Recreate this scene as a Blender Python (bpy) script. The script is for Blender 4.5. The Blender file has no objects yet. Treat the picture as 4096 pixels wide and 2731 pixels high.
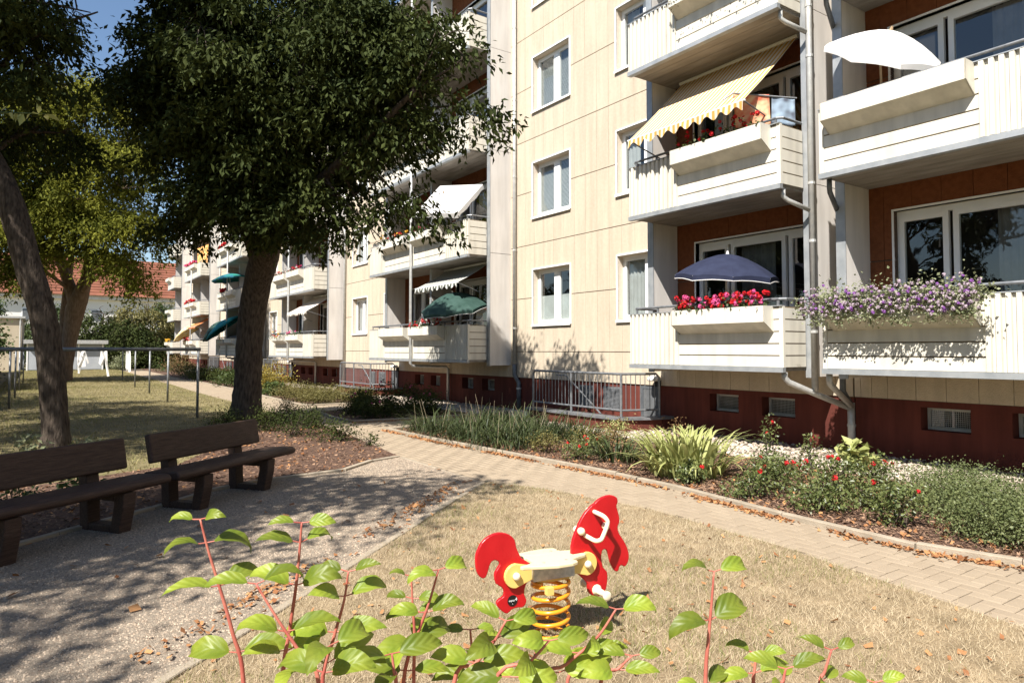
import bpy, bmesh, math, random
import numpy as np
from mathutils import Vector, Matrix, Quaternion

# ------------------------------------------------------------------ camera, sky, sun, exposure
SC = bpy.context.scene
COL = SC.collection
YAW, PIT, CAMH = math.radians(34.5627), math.radians(2.30448), 1.62
cam_d = bpy.data.cameras.new('camera'); cam = bpy.data.objects.new('camera', cam_d); COL.objects.link(cam)
cam_d.sensor_width = 36.0; cam_d.lens = 36.0 * 2730.0 / 4096.0
cam_d.shift_y = -(1365.5 - 1289.46) / 4096.0
cam_d.clip_start = 0.05; cam_d.clip_end = 2000
cam.location = (0, 0, CAMH); cam.rotation_euler = (math.pi / 2 + PIT, 0, -YAW)
SC.camera = cam

SUN_TRAVEL = Vector((1.0, 0.47, -1.32)).normalized()
w = bpy.data.worlds.new('World'); SC.world = w; w.use_nodes = True
nt = w.node_tree; nt.nodes.clear()
sky = nt.nodes.new('ShaderNodeTexSky'); sky.sky_type = 'NISHITA'; sky.sun_disc = False
sky.sun_elevation = math.asin(-SUN_TRAVEL.z); sky.sun_rotation = math.atan2(-SUN_TRAVEL.x, -SUN_TRAVEL.y)
sky.air_density = 1.1; sky.dust_density = 0.25; sky.ozone_density = 3.0
bg = nt.nodes.new('ShaderNodeBackground'); bg.inputs['Strength'].default_value = 0.072
wo = nt.nodes.new('ShaderNodeOutputWorld')
nt.links.new(sky.outputs[0], bg.inputs[0]); nt.links.new(bg.outputs[0], wo.inputs[0])
sl = bpy.data.lights.new('sun', 'SUN'); sl.energy = 5.0; sl.angle = math.radians(0.53); sl.color = (1.0, 0.955, 0.89)
so = bpy.data.objects.new('sun', sl); COL.objects.link(so); so.location = (-20, -10, 30)
so.rotation_euler = SUN_TRAVEL.to_track_quat('-Z', 'Y').to_euler()
SC.view_settings.view_transform = 'Standard'; SC.view_settings.look = 'None'
SC.view_settings.exposure = 1.08; SC.view_settings.gamma = 1.0
SC.render.engine = 'CYCLES'
SC.cycles.max_bounces = 6; SC.cycles.diffuse_bounces = 3; SC.cycles.transparent_max_bounces = 12; SC.cycles.caustics_reflective = False
SC.cycles.caustics_refractive = False; SC.cycles.use_denoising = True

rng = np.random.default_rng(7); random.seed(7)
# camera frame: a photo pixel (2352 wide) at a chosen depth gives a real position in the place
FW = Vector((math.sin(YAW) * math.cos(PIT), math.cos(YAW) * math.cos(PIT), math.sin(PIT)))
RT = Vector((math.cos(YAW), -math.sin(YAW), 0.0)); UP = RT.cross(FW)
def at(x, y, z): return Vector((0, 0, CAMH)) + z * (FW + RT * ((x - 1176) / 1567.6) + UP * ((740.4 - y) / 1567.6))

# ------------------------------------------------------------------ materials
MATS = {}
def mat(name, c1, c2=None, scale=8.0, rough=0.75, bump=0.0, bscale=60.0, metal=0.0, spec=0.3, island=0.0, transl=0.0,
        stretch=None, streak=0.0, detail=4.0):
    m = bpy.data.materials.new(name); m.use_nodes = True; t = m.node_tree; L = t.links.new
    b = t.nodes['Principled BSDF']; out = t.nodes['Material Output']
    b.inputs['Roughness'].default_value = rough; b.inputs['Metallic'].default_value = metal
    b.inputs['Specular IOR Level'].default_value = spec
    tc = t.nodes.new('ShaderNodeTexCoord'); src = tc.outputs['Object']
    if stretch:
        mp = t.nodes.new('ShaderNodeMapping'); mp.inputs['Scale'].default_value = stretch; L(src, mp.inputs[0]); src = mp.outputs[0]
    col = None
    if c2 is not None:
        n = t.nodes.new('ShaderNodeTexNoise'); n.inputs['Scale'].default_value = scale; n.inputs['Detail'].default_value = detail
        L(src, n.inputs['Vector'])
        r = t.nodes.new('ShaderNodeMapRange'); r.inputs[1].default_value = 0.32; r.inputs[2].default_value = 0.68
        L(n.outputs[0], r.inputs[0])
        fac = r.outputs[0]
        if island > 0:
            g = t.nodes.new('ShaderNodeNewGeometry')
            mx = t.nodes.new('ShaderNodeMix'); mx.data_type = 'FLOAT'; mx.inputs[0].default_value = island
            oi = t.nodes.new('ShaderNodeObjectInfo'); ad = t.nodes.new('ShaderNodeMath'); fr = t.nodes.new('ShaderNodeMath'); fr.operation = 'FRACT'
            L(g.outputs['Random Per Island'], ad.inputs[0]); L(oi.outputs['Random'], ad.inputs[1]); L(ad.outputs[0], fr.inputs[0])
            L(fac, mx.inputs[2]); L(fr.outputs[0], mx.inputs[3]); fac = mx.outputs[0]
        mc = t.nodes.new('ShaderNodeMix'); mc.data_type = 'RGBA'
        mc.inputs[6].default_value = (*c1, 1); mc.inputs[7].default_value = (*c2, 1); L(fac, mc.inputs[0])
        col = mc.outputs[2]
        if streak > 0:      # rain marks and grime, in uneven vertical runs
            ms_ = t.nodes.new('ShaderNodeMapping'); ms_.inputs['Scale'].default_value = (3.0, 3.0, 0.35); L(tc.outputs['Object'], ms_.inputs[0])
            ns = t.nodes.new('ShaderNodeTexNoise'); ns.inputs['Scale'].default_value = 2.2; ns.inputs['Detail'].default_value = 6; L(ms_.outputs[0], ns.inputs['Vector'])
            rs = t.nodes.new('ShaderNodeMapRange'); rs.inputs[1].default_value = 0.35; rs.inputs[2].default_value = 0.62; rs.inputs[3].default_value = 1.0 - streak; rs.inputs[4].default_value = 1.0; L(ns.outputs[0], rs.inputs[0])
            mm = t.nodes.new('ShaderNodeMix'); mm.data_type = 'RGBA'; mm.blend_type = 'MULTIPLY'; mm.inputs[0].default_value = 1.0
            L(col, mm.inputs[6]); L(rs.outputs[0], mm.inputs[7]); col = mm.outputs[2]
        L(col, b.inputs['Base Color'])
    else:
        b.inputs['Base Color'].default_value = (*c1, 1)
    if bump > 0:
        n2 = t.nodes.new('ShaderNodeTexNoise'); n2.inputs['Scale'].default_value = bscale; n2.inputs['Detail'].default_value = 5
        L(src, n2.inputs['Vector'])
        bp = t.nodes.new('ShaderNodeBump'); bp.inputs['Strength'].default_value = bump; bp.inputs['Distance'].default_value = 0.02
        L(n2.outputs[0], bp.inputs['Height']); L(bp.outputs[0], b.inputs['Normal'])
    if transl > 0:
        tr = t.nodes.new('ShaderNodeBsdfTranslucent')
        if col is not None: L(col, tr.inputs[0])
        else: tr.inputs[0].default_value = (*c1, 1)
        ms = t.nodes.new('ShaderNodeMixShader'); ms.inputs[0].default_value = transl
        L(b.outputs[0], ms.inputs[1]); L(tr.outputs[0], ms.inputs[2]); L(ms.outputs[0], out.inputs[0])
    MATS[name] = m
    return m

def stripes(name, c1, c2, period, duty=0.5, axis=1, transl=0.25):
    m = mat(name, c1, None, rough=0.85, spec=0.1); t = m.node_tree; L = t.links.new; b = t.nodes['Principled BSDF']
    tc = t.nodes.new('ShaderNodeTexCoord'); sx = t.nodes.new('ShaderNodeSeparateXYZ'); L(tc.outputs['Object'], sx.inputs[0])
    a = t.nodes.new('ShaderNodeMath'); a.operation = 'DIVIDE'; a.inputs[1].default_value = period; L(sx.outputs[axis], a.inputs[0])
    f = t.nodes.new('ShaderNodeMath'); f.operation = 'FRACT'; L(a.outputs[0], f.inputs[0])
    g = t.nodes.new('ShaderNodeMath'); g.operation = 'GREATER_THAN'; g.inputs[1].default_value = duty; L(f.outputs[0], g.inputs[0])
    mc = t.nodes.new('ShaderNodeMix'); mc.data_type = 'RGBA'; mc.inputs[6].default_value = (*c1, 1); mc.inputs[7].default_value = (*c2, 1)
    L(g.outputs[0], mc.inputs[0]); L(mc.outputs[2], b.inputs['Base Color'])
    tr = t.nodes.new('ShaderNodeBsdfTranslucent'); L(mc.outputs[2], tr.inputs[0])
    ms = t.nodes.new('ShaderNodeMixShader'); ms.inputs[0].default_value = transl
    L(b.outputs[0], ms.inputs[1]); L(tr.outputs[0], ms.inputs[2]); L(ms.outputs[0], t.nodes['Material Output'].inputs[0])
    return m

def glass(name, tint=(0.75, 0.8, 0.8)):
    m = bpy.data.materials.new(name); m.use_nodes = True; t = m.node_tree; t.nodes.clear(); L = t.links.new
    o = t.nodes.new('ShaderNodeOutputMaterial'); g = t.nodes.new('ShaderNodeBsdfGlossy'); g.inputs['Roughness'].default_value = 0.015
    p = t.nodes.new('ShaderNodeBsdfTransparent'); p.inputs[0].default_value = (*tint, 1)
    lw = t.nodes.new('ShaderNodeLayerWeight'); lw.inputs[0].default_value = 0.5
    pw = t.nodes.new('ShaderNodeMath'); pw.operation = 'POWER'; pw.inputs[1].default_value = 2.6; L(lw.outputs['Facing'], pw.inputs[0])
    f = t.nodes.new('ShaderNodeMath'); f.operation = 'MULTIPLY_ADD'; f.inputs[1].default_value = 0.75; f.inputs[2].default_value = 0.10; L(pw.outputs[0], f.inputs[0])
    n = t.nodes.new('ShaderNodeTexNoise'); n.inputs['Scale'].default_value = 1.3
    tc = t.nodes.new('ShaderNodeTexCoord'); L(tc.outputs['Object'], n.inputs['Vector'])
    bp = t.nodes.new('ShaderNodeBump'); bp.inputs['Strength'].default_value = 0.06; bp.inputs['Distance'].default_value = 0.05
    L(n.outputs[0], bp.inputs['Height']); L(bp.outputs[0], g.inputs['Normal'])
    ms = t.nodes.new('ShaderNodeMixShader'); L(f.outputs[0], ms.inputs[0]); L(p.outputs[0], ms.inputs[1]); L(g.outputs[0], ms.inputs[2])
    L(ms.outputs[0], o.inputs[0]); MATS[name] = m
    return m

M = MATS
mat('cream', (0.66, 0.62, 0.525), (0.71, 0.67, 0.575), 2.0, 0.45, spec=0.4, streak=0.16)
mat('fin_white', (0.66, 0.62, 0.57), (0.70, 0.665, 0.62), 1.5, 0.55, streak=0.12)
mat('beige_panel', (0.52, 0.435, 0.325), (0.585, 0.495, 0.375), 18.0, 0.9, bump=0.6, bscale=60, island=0.35, streak=0.12)
mat('red_panel', (0.15, 0.048, 0.017), (0.20, 0.066, 0.025), 14.0, 0.9, bump=0.5, bscale=70)
mat('joint', (0.10, 0.075, 0.055), (0.14, 0.10, 0.075), 8, 0.95)
mat('plinth', (0.115, 0.028, 0.019), (0.145, 0.036, 0.024), 1.6, 0.85, bump=0.15, bscale=25, streak=0.3)
mat('white_frame', (0.82, 0.81, 0.78), (0.86, 0.85, 0.83), 3.0, 0.35, spec=0.45)
mat('reveal', (0.68, 0.58, 0.46), (0.74, 0.64, 0.52), 20, 0.9, bump=0.4, bscale=60)
mat('fascia', (0.34, 0.36, 0.37), (0.46, 0.47, 0.47), 5.0, 0.5, metal=0.5)
mat('steel', (0.17, 0.178, 0.185), (0.27, 0.275, 0.28), 12.0, 0.5, metal=0.5, spec=0.4)
mat('zinc', (0.44, 0.44, 0.42), (0.56, 0.55, 0.52), 9.0, 0.55, metal=0.45)
mat('dark_pipe', (0.10, 0.11, 0.12), (0.15, 0.16, 0.17), 9.0, 0.5, metal=0.3)
mat('groove', (0.15, 0.11, 0.06), (0.19, 0.14, 0.08), 5.0, 0.8)
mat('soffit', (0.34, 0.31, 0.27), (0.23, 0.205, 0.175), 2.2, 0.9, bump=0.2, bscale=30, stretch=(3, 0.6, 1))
mat('soil', (0.07, 0.045, 0.03), (0.11, 0.075, 0.05), 30, 0.95, bump=0.5)
mat('unlit_room', (0.035, 0.03, 0.027), (0.05, 0.043, 0.04), 1, 0.95)
mat('curtain', (0.62, 0.60, 0.57), (0.72, 0.70, 0.67), 4, 0.9, transl=0.2)
mat('dark_curtain', (0.20, 0.185, 0.175), (0.28, 0.26, 0.25), 4, 0.9)
mat('blind', (0.62, 0.61, 0.58), (0.70, 0.69, 0.66), 4, 0.6)
glass('pane_glass')
mat('slate', (0.10, 0.105, 0.11), (0.17, 0.17, 0.175), 7, 0.6, bump=0.15)
mat('louvre', (0.12, 0.125, 0.13), (0.20, 0.205, 0.21), 3, 0.5, metal=0.3)
mat('roof_tile', (0.30, 0.085, 0.04), (0.42, 0.14, 0.07), 6, 0.85, bump=0.3, bscale=14, stretch=(1, 1, 4))
mat('roof_tile_far', (0.17, 0.062, 0.036), (0.24, 0.09, 0.052), 0.8, 0.85)
mat('far_wall', (0.72, 0.68, 0.62), (0.78, 0.75, 0.70), 0.4, 0.9)
mat('old_wall', (0.46, 0.38, 0.27), (0.55, 0.47, 0.35), 0.6, 0.95, bump=0.2, bscale=20)
mat('shed_grey', (0.38, 0.40, 0.43), (0.45, 0.47, 0.49), 1.0, 0.6)
mat('paver', (0.27, 0.21, 0.145), (0.34, 0.27, 0.19), 3.0, 0.92, bump=0.35, bscale=160, island=0.45)
mat('paver_joint', (0.07, 0.055, 0.04), (0.11, 0.085, 0.06), 40, 0.95)
mat('kerb', (0.27, 0.225, 0.165), (0.36, 0.30, 0.225), 6, 0.92, bump=0.35, bscale=90)
mat('gravel_bed', (0.20, 0.16, 0.12), (0.34, 0.28, 0.21), 40, 0.95, bump=0.8, bscale=130, detail=8)
mat('gravel_stone', (0.15, 0.11, 0.078), (0.50, 0.395, 0.29), 30, 0.9, island=0.85)
mat('pebble', (0.24, 0.18, 0.13), (0.62, 0.54, 0.45), 8, 0.75, island=0.8)
mat('mulch_bed', (0.055, 0.032, 0.022), (0.15, 0.085, 0.055), 26, 0.95, bump=0.9, bscale=60)
mat('mulch_chip', (0.06, 0.033, 0.022), (0.34, 0.21, 0.13), 20, 0.95, island=0.9)
mat('dry_litter', (0.20, 0.075, 0.03), (0.50, 0.26, 0.11), 20, 0.9, island=0.9, transl=0.15)
mat('lawn_soil', (0.17, 0.125, 0.07), (0.30, 0.225, 0.135), 5, 0.95, bump=0.6, bscale=70, detail=8)
mat('grass_dry', (0.38, 0.295, 0.175), (0.64, 0.53, 0.36), 1.2, 0.8, island=0.65, transl=0.25)
mat('grass_green', (0.13, 0.155, 0.04), (0.30, 0.29, 0.10), 1.0, 0.8, island=0.6, transl=0.3)
mat('grass_far', (0.20, 0.17, 0.065), (0.38, 0.32, 0.16), 0.7, 0.85, island=0.5, transl=0.2)
mat('lawn_soil_far', (0.12, 0.10, 0.045), (0.22, 0.18, 0.09), 1.2, 0.95, bump=0.6, bscale=50, detail=8)
mat('far_ground', (0.20, 0.18, 0.09), (0.30, 0.25, 0.13), 0.3, 0.95)
mat('bark', (0.028, 0.020, 0.015), (0.105, 0.080, 0.060), 9, 0.95, bump=1.0, bscale=13, stretch=(3, 3, 0.7), detail=8)
mat('bark_pale', (0.13, 0.09, 0.06), (0.24, 0.17, 0.12), 5, 0.95, bump=0.7, bscale=12, stretch=(3, 3, 0.7))
mat('leaf_dark', (0.016, 0.026, 0.007), (0.062, 0.075, 0.018), 0.9, 0.75, island=0.42, transl=0.15, spec=0.12)  # coarse noise paints lit and shaded clumps into the leaf colour
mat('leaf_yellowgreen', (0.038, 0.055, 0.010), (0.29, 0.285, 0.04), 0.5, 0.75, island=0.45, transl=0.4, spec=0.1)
mat('leaf_mid', (0.035, 0.060, 0.016), (0.10, 0.13, 0.035), 2, 0.5, island=0.7, transl=0.3)
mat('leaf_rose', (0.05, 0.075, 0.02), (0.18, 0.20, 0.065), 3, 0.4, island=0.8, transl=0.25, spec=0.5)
mat('leaf_box', (0.07, 0.095, 0.03), (0.19, 0.21, 0.085), 3, 0.5, island=0.8, transl=0.25)
mat('leaf_olive', (0.09, 0.085, 0.022), (0.20, 0.17, 0.055), 3, 0.6, island=0.8, transl=0.25)
mat('leaf_brown', (0.14, 0.075, 0.03), (0.27, 0.17, 0.075), 3, 0.7, island=0.8, transl=0.2)
mat('leaf_yellow', (0.26, 0.18, 0.03), (0.36, 0.30, 0.06), 3, 0.6, island=0.8, transl=0.3)
mat('leaf_lime', (0.25, 0.28, 0.08), (0.46, 0.46, 0.19), 2, 0.5, island=0.7, transl=0.3)
mat('leaf_strap', (0.022, 0.038, 0.013), (0.075, 0.092, 0.03), 2, 0.5, island=0.8, transl=0.25)  # colour darkened to stand in for tree shade over the daylilies
mat('leaf_varieg', (0.12, 0.15, 0.06), (0.36, 0.36, 0.22), 40, 0.6, island=0.3, transl=0.25)
mat('dark_green_bloom', (0.03, 0.05, 0.015), (0.08, 0.11, 0.03), 6, 0.5, island=0.8, transl=0.2)
mat('bloom_red', (0.50, 0.008, 0.012), (0.66, 0.02, 0.03), 40, 0.6, transl=0.2)
mat('bloom_pink', (0.66, 0.06, 0.22), (0.78, 0.16, 0.36), 40, 0.6, transl=0.2)
mat('bloom_purple', (0.24, 0.07, 0.33), (0.34, 0.15, 0.42), 40, 0.6, transl=0.2)
mat('bloom_lilac', (0.40, 0.30, 0.36), (0.52, 0.43, 0.48), 40, 0.6, transl=0.2)
mat('bloom_white', (0.78, 0.72, 0.66), (0.85, 0.8, 0.75), 40, 0.6, transl=0.2)
mat('bloom_yellow', (0.75, 0.42, 0.03), (0.8, 0.5, 0.06), 40, 0.6, transl=0.2)
mat('bench', (0.030, 0.016, 0.011), (0.066, 0.038, 0.027), 14, 0.6, bump=0.35, bscale=40, stretch=(0.5, 5, 5), detail=9)
mat('horse_red', (0.42, 0.004, 0.009), (0.50, 0.008, 0.013), 9, 0.36, bump=0.06, bscale=90, spec=0.45, detail=9)
mat('horse_cream', (0.66, 0.55, 0.33), (0.70, 0.59, 0.37), 4, 0.35, spec=0.45)
mat('horse_yellow', (0.74, 0.50, 0.14), (0.78, 0.54, 0.16), 4, 0.35, spec=0.45)
mat('horse_handle', (0.74, 0.64, 0.44), (0.82, 0.73, 0.54), 30, 0.5)
mat('spring_orange', (0.72, 0.26, 0.012), (0.76, 0.29, 0.02), 3, 0.28, spec=0.55)
mat('galv', (0.33, 0.34, 0.34), (0.50, 0.50, 0.49), 35, 0.5, metal=0.6)
mat('black_disc', (0.01, 0.01, 0.01), None, rough=0.4)
mat('white_print', (0.8, 0.8, 0.8), None, rough=0.5)
mat('stem_red', (0.36, 0.085, 0.065), (0.50, 0.17, 0.12), 30, 0.55)
mat('navy_cloth', (0.016, 0.020, 0.045), (0.024, 0.03, 0.062), 6, 0.85, transl=0.08)
mat('white_cloth', (0.86, 0.84, 0.80), (0.9, 0.88, 0.85), 3, 0.85, transl=0.35)
mat('cream_cloth', (0.80, 0.72, 0.62), (0.84, 0.77, 0.68), 3, 0.85, transl=0.35)
mat('green_cloth', (0.028, 0.065, 0.052), (0.045, 0.09, 0.075), 5, 0.85, transl=0.15)
mat('teal_cloth', (0.02, 0.24, 0.27), (0.03, 0.30, 0.33), 5, 0.85, transl=0.2)
mat('blue_green_cloth', (0.03, 0.10, 0.28), (0.03, 0.30, 0.16), 3, 0.85, transl=0.2)
mat('orange_cloth', (0.62, 0.22, 0.07), (0.68, 0.26, 0.1), 3, 0.85, transl=0.3)
mat('yellow_cloth', (0.75, 0.52, 0.10), (0.8, 0.75, 0.6), 5, 0.85, transl=0.25)
mat('towel_print', (0.78, 0.18, 0.10), (0.84, 0.70, 0.42), 9, 0.9, transl=0.25, detail=1)
mat('towel_orange', (0.78, 0.30, 0.06), (0.82, 0.66, 0.30), 7, 0.9, transl=0.25, detail=1)
mat('towel_blue', (0.42, 0.54, 0.66), (0.10, 0.11, 0.14), 6, 0.9, transl=0.2, detail=1)
mat('lamp_white', (0.8, 0.8, 0.78), None, rough=0.4)
mat('black_metal', (0.02, 0.02, 0.022), None, rough=0.5)
mat('wood', (0.34, 0.24, 0.14), (0.44, 0.32, 0.2), 10, 0.7)
stripes('awning_orange', (0.78, 0.70, 0.57), (0.66, 0.38, 0.10), 0.105)
stripes('awning_green', (0.72, 0.71, 0.66), (0.10, 0.12, 0.10), 0.17)

# dogwood leaf: arching side veins as fine relief
def dogwood_mat():
    m = mat('leaf_dogwood', (0.17, 0.25, 0.022), (0.30, 0.36, 0.04), 30, 0.45, spec=0.45, transl=0.38)
    t = m.node_tree; L = t.links.new; b = t.nodes['Principled BSDF']
    oi = t.nodes.new('ShaderNodeObjectInfo')
    hs = t.nodes.new('ShaderNodeHueSaturation'); mr = t.nodes.new('ShaderNodeMapRange')
    mr.inputs[3].default_value = 0.55; mr.inputs[4].default_value = 1.15; L(oi.outputs['Random'], mr.inputs[0]); L(mr.outputs[0], hs.inputs['Value'])
    srcc = b.inputs['Base Color'].links[0].from_socket
    L(srcc, hs.inputs['Color']); L(hs.outputs[0], b.inputs['Base Color'])
    for n in t.nodes:
        if n.type == 'BSDF_TRANSLUCENT': L(hs.outputs[0], n.inputs[0])
    tc = t.nodes.new('ShaderNodeTexCoord'); sx = t.nodes.new('ShaderNodeSeparateXYZ'); L(tc.outputs['Object'], sx.inputs[0])
    ab = t.nodes.new('ShaderNodeMath'); ab.operation = 'ABSOLUTE'; L(sx.outputs[1], ab.inputs[0])
    mu = t.nodes.new('ShaderNodeMath'); mu.operation = 'MULTIPLY_ADD'; mu.inputs[1].default_value = -1.5; L(ab.outputs[0], mu.inputs[0]); L(sx.outputs[0], mu.inputs[2])
    fr = t.nodes.new('ShaderNodeMath'); fr.operation = 'MULTIPLY'; fr.inputs[1].default_value = 420; L(mu.outputs[0], fr.inputs[0])
    si = t.nodes.new('ShaderNodeMath'); si.operation = 'SINE'; L(fr.outputs[0], si.inputs[0])
    bp = t.nodes.new('ShaderNodeBump'); bp.inputs['Strength'].default_value = 0.22; bp.inputs['Distance'].default_value = 0.002
    L(si.outputs[0], bp.inputs['Height']); L(bp.outputs[0], b.inputs['Normal'])
dogwood_mat()

# ------------------------------------------------------------------ mesh and object helpers
WL = {}
def wl(o): return WL.get(o.name, Vector((0, 0, 0)))
def link(o, parent=None, loc=None):
    COL.objects.link(o)
    base = Vector((0, 0, 0)) if loc is None else Vector(loc)
    if parent is not None:
        o.parent = parent; o.location = base - wl(parent)
    else:
        o.location = base
    WL[o.name] = base
    return o
def tag(o, label=None, cat=None, group=None, kind=None):
    if label: o['label'] = label
    if cat: o['category'] = cat
    if group: o['group'] = group
    if kind: o['kind'] = kind
    return o
def thing(name, label, cat, loc=(0, 0, 0), group=None, rotz=0.0):
    o = bpy.data.objects.new(name, None); o.empty_display_size = 0.2
    link(o, None, loc); o.rotation_euler = (0, 0, rotz)
    return tag(o, label, cat, group)
def place(name, me, parent=None, loc=None, label=None):
    o = bpy.data.objects.new(name, me); link(o, parent, loc)
    if label: o['label'] = label
    return o
def place_local(name, me, parent, loc=(0, 0, 0), rot=None):
    o = bpy.data.objects.new(name, me); COL.objects.link(o); o.parent = parent; o.location = loc
    if rot is not None: o.rotation_euler = rot
    WL[o.name] = Vector(loc)
    return o

class MB:
    def __init__(s): s.v = []; s.f = []
    def add(s, vs, fs):
        n = len(s.v); s.v += [tuple(v) for v in vs]; s.f += [tuple(i + n for i in f) for f in fs]; return s
    def box(s, x0, x1, y0, y1, z0, z1):
        if x0 > x1: x0, x1 = x1, x0
        if y0 > y1: y0, y1 = y1, y0
        if z0 > z1: z0, z1 = z1, z0
        return s.add([(x0, y0, z0), (x1, y0, z0), (x1, y1, z0), (x0, y1, z0), (x0, y0, z1), (x1, y0, z1), (x1, y1, z1), (x0, y1, z1)],
                     [(0, 3, 2, 1), (4, 5, 6, 7), (0, 1, 5, 4), (1, 2, 6, 5), (2, 3, 7, 6), (3, 0, 4, 7)])
    def tube(s, pts, r, n=8, caps=True, jitter=0.0):
        pts = [Vector(p) for p in pts]; k = len(pts)
        rs = r if isinstance(r, (list, tuple)) else [r] * k
        base = len(s.v); prev = None
        for i, p in enumerate(pts):
            d = (pts[min(i + 1, k - 1)] - pts[max(i - 1, 0)])
            if d.length < 1e-9: d = Vector((0, 0, 1))
            d.normalize()
            if prev is None:
                a = Vector((0, 0, 1)) if abs(d.z) < 0.9 else Vector((1, 0, 0))
                u = d.cross(a).normalized()
            else:
                u = (prev - d * prev.dot(d))
                u = u.normalized() if u.length > 1e-6 else d.orthogonal().normalized()
            prev = u; v = d.cross(u)
            for j in range(n):
                a = 2 * math.pi * j / n; rr = rs[i] * (1 + jitter * (random.random() - 0.5))
                s.v.append(tuple(p + (u * math.cos(a) + v * math.sin(a)) * rr))
        for i in range(k - 1):
            for j in range(n):
                a = base + i * n + j; b = base + i * n + (j + 1) % n
                s.f.append((a, b, b + n, a + n))
        if caps:
            s.f.append(tuple(base + j for j in range(n))[::-1]); s.f.append(tuple(base + (k - 1) * n + j for j in range(n)))
        return s
    def rod(s, p, q, r, n=8): return s.tube([p, q], r, n)
    def prism(s, poly, fn, t0, t1):
        """poly: 2-D outline; fn(a, b, t) gives the point"""
        n = len(poly); vs = [fn(a, b, t0) for a, b in poly] + [fn(a, b, t1) for a, b in poly]
        fs = [tuple(range(n))[::-1], tuple(range(n, 2 * n))] + [(i, (i + 1) % n, n + (i + 1) % n, n + i) for i in range(n)]
        return s.add(vs, fs)
    def mesh(s, name, m, smooth=False):
        me = bpy.data.meshes.new(name); me.from_pydata(s.v, [], s.f); me.materials.append(M[m] if isinstance(m, str) else m)
        bm = bmesh.new(); bm.from_mesh(me); bmesh.ops.recalc_face_normals(bm, faces=bm.faces); bm.to_mesh(me); bm.free()
        if smooth:
            me.polygons.foreach_set('use_smooth', [True] * len(me.polygons))
        return me
    def raw(s, name, m):
        me = bpy.data.meshes.new(name); me.from_pydata(s.v, [], s.f); me.materials.append(M[m]); return me
    def build(s, name, m, parent=None, loc=None, smooth=False, bevel=0.0, label=None):
        o = place(name, s.mesh(name, m, smooth), parent, loc, label)
        if bevel > 0:
            b = o.modifiers.new('bevel', 'BEVEL'); b.width = bevel; b.segments = 2; b.limit_method = 'ANGLE'; b.angle_limit = math.radians(40)
        return o

def np_mesh(name, V, F, m):
    V = np.asarray(V, np.float32); F = np.asarray(F, np.int32); k = F.shape[1]
    me = bpy.data.meshes.new(name); me.vertices.add(len(V)); me.vertices.foreach_set('co', V.ravel())
    me.loops.add(F.size); me.loops.foreach_set('vertex_index', F.ravel())
    me.polygons.add(len(F)); me.polygons.foreach_set('loop_start', np.arange(0, F.size, k, dtype=np.int32))
    me.polygons.foreach_set('loop_total', np.full(len(F), k, np.int32))
    me.materials.append(M[m]); me.update(calc_edges=True); me.validate()
    return me

def unit(a): return a / np.maximum(np.linalg.norm(a, axis=1, keepdims=True), 1e-9)
def leaves(P, size, droop=0.6, wid=0.5, fold=0.12, out=None, flat=0.0, var=0.35):
    """folded pointed leaves, two triangles each, at points P"""
    n = len(P); d = rng.normal(size=(n, 3))
    if out is not None: d = d * 0.7 + out
    d[:, 2] = d[:, 2] * (1 - flat) - droop
    a = unit(d); r = rng.normal(size=(n, 3)); r[:, 2] = np.abs(r[:, 2]) + 0.8
    sd = unit(np.cross(a, r)); nn = np.cross(sd, a)
    L = (size * (1 + var * (rng.random(n) - 0.5) * 2))[:, None]
    V = np.empty((n, 4, 3)); V[:, 0] = P; V[:, 2] = P + a * L
    V[:, 1] = P + a * L * 0.42 + sd * L * wid * 0.5 + nn * L * fold
    V[:, 3] = P + a * L * 0.42 - sd * L * wid * 0.5 + nn * L * fold
    b = np.arange(n)[:, None] * 4
    F = np.concatenate([b + np.array([[0, 1, 2]]), b + np.array([[0, 2, 3]])])
    return V.reshape(-1, 3), F

def in_poly(P, poly):
    x, y = P[:, 0], P[:, 1]; c = np.zeros(len(P), bool); n = len(poly)
    for i in range(n):
        x0, y0 = poly[i]; x1, y1 = poly[i - 1]
        c ^= ((y0 > y) != (y1 > y)) & (x < (x1 - x0) * (y - y0) / (y1 - y0 + 1e-12) + x0)
    return c
def scatter(poly, n, box=None):
    xs = [p[0] for p in poly]; ys = [p[1] for p in poly]
    P = np.stack([rng.uniform(min(xs), max(xs), n), rng.uniform(min(ys), max(ys), n)], 1)
    return P[in_poly(P, poly)]
def sheet(name, poly, z, m, parent=None, kind='structure'):
    me = bpy.data.meshes.new(name); me.from_pydata([(x, y, z) for x, y in poly], [], [tuple(range(len(poly)))]); me.materials.append(M[m])
    bm = bmesh.new(); bm.from_mesh(me)
    for f in bm.faces:
        if f.normal.z < 0: f.normal_flip()
    bmesh.ops.triangulate(bm, faces=bm.faces[:]); bm.to_mesh(me); bm.free()
    o = place(name, me, parent); o['kind'] = kind
    return o

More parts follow.
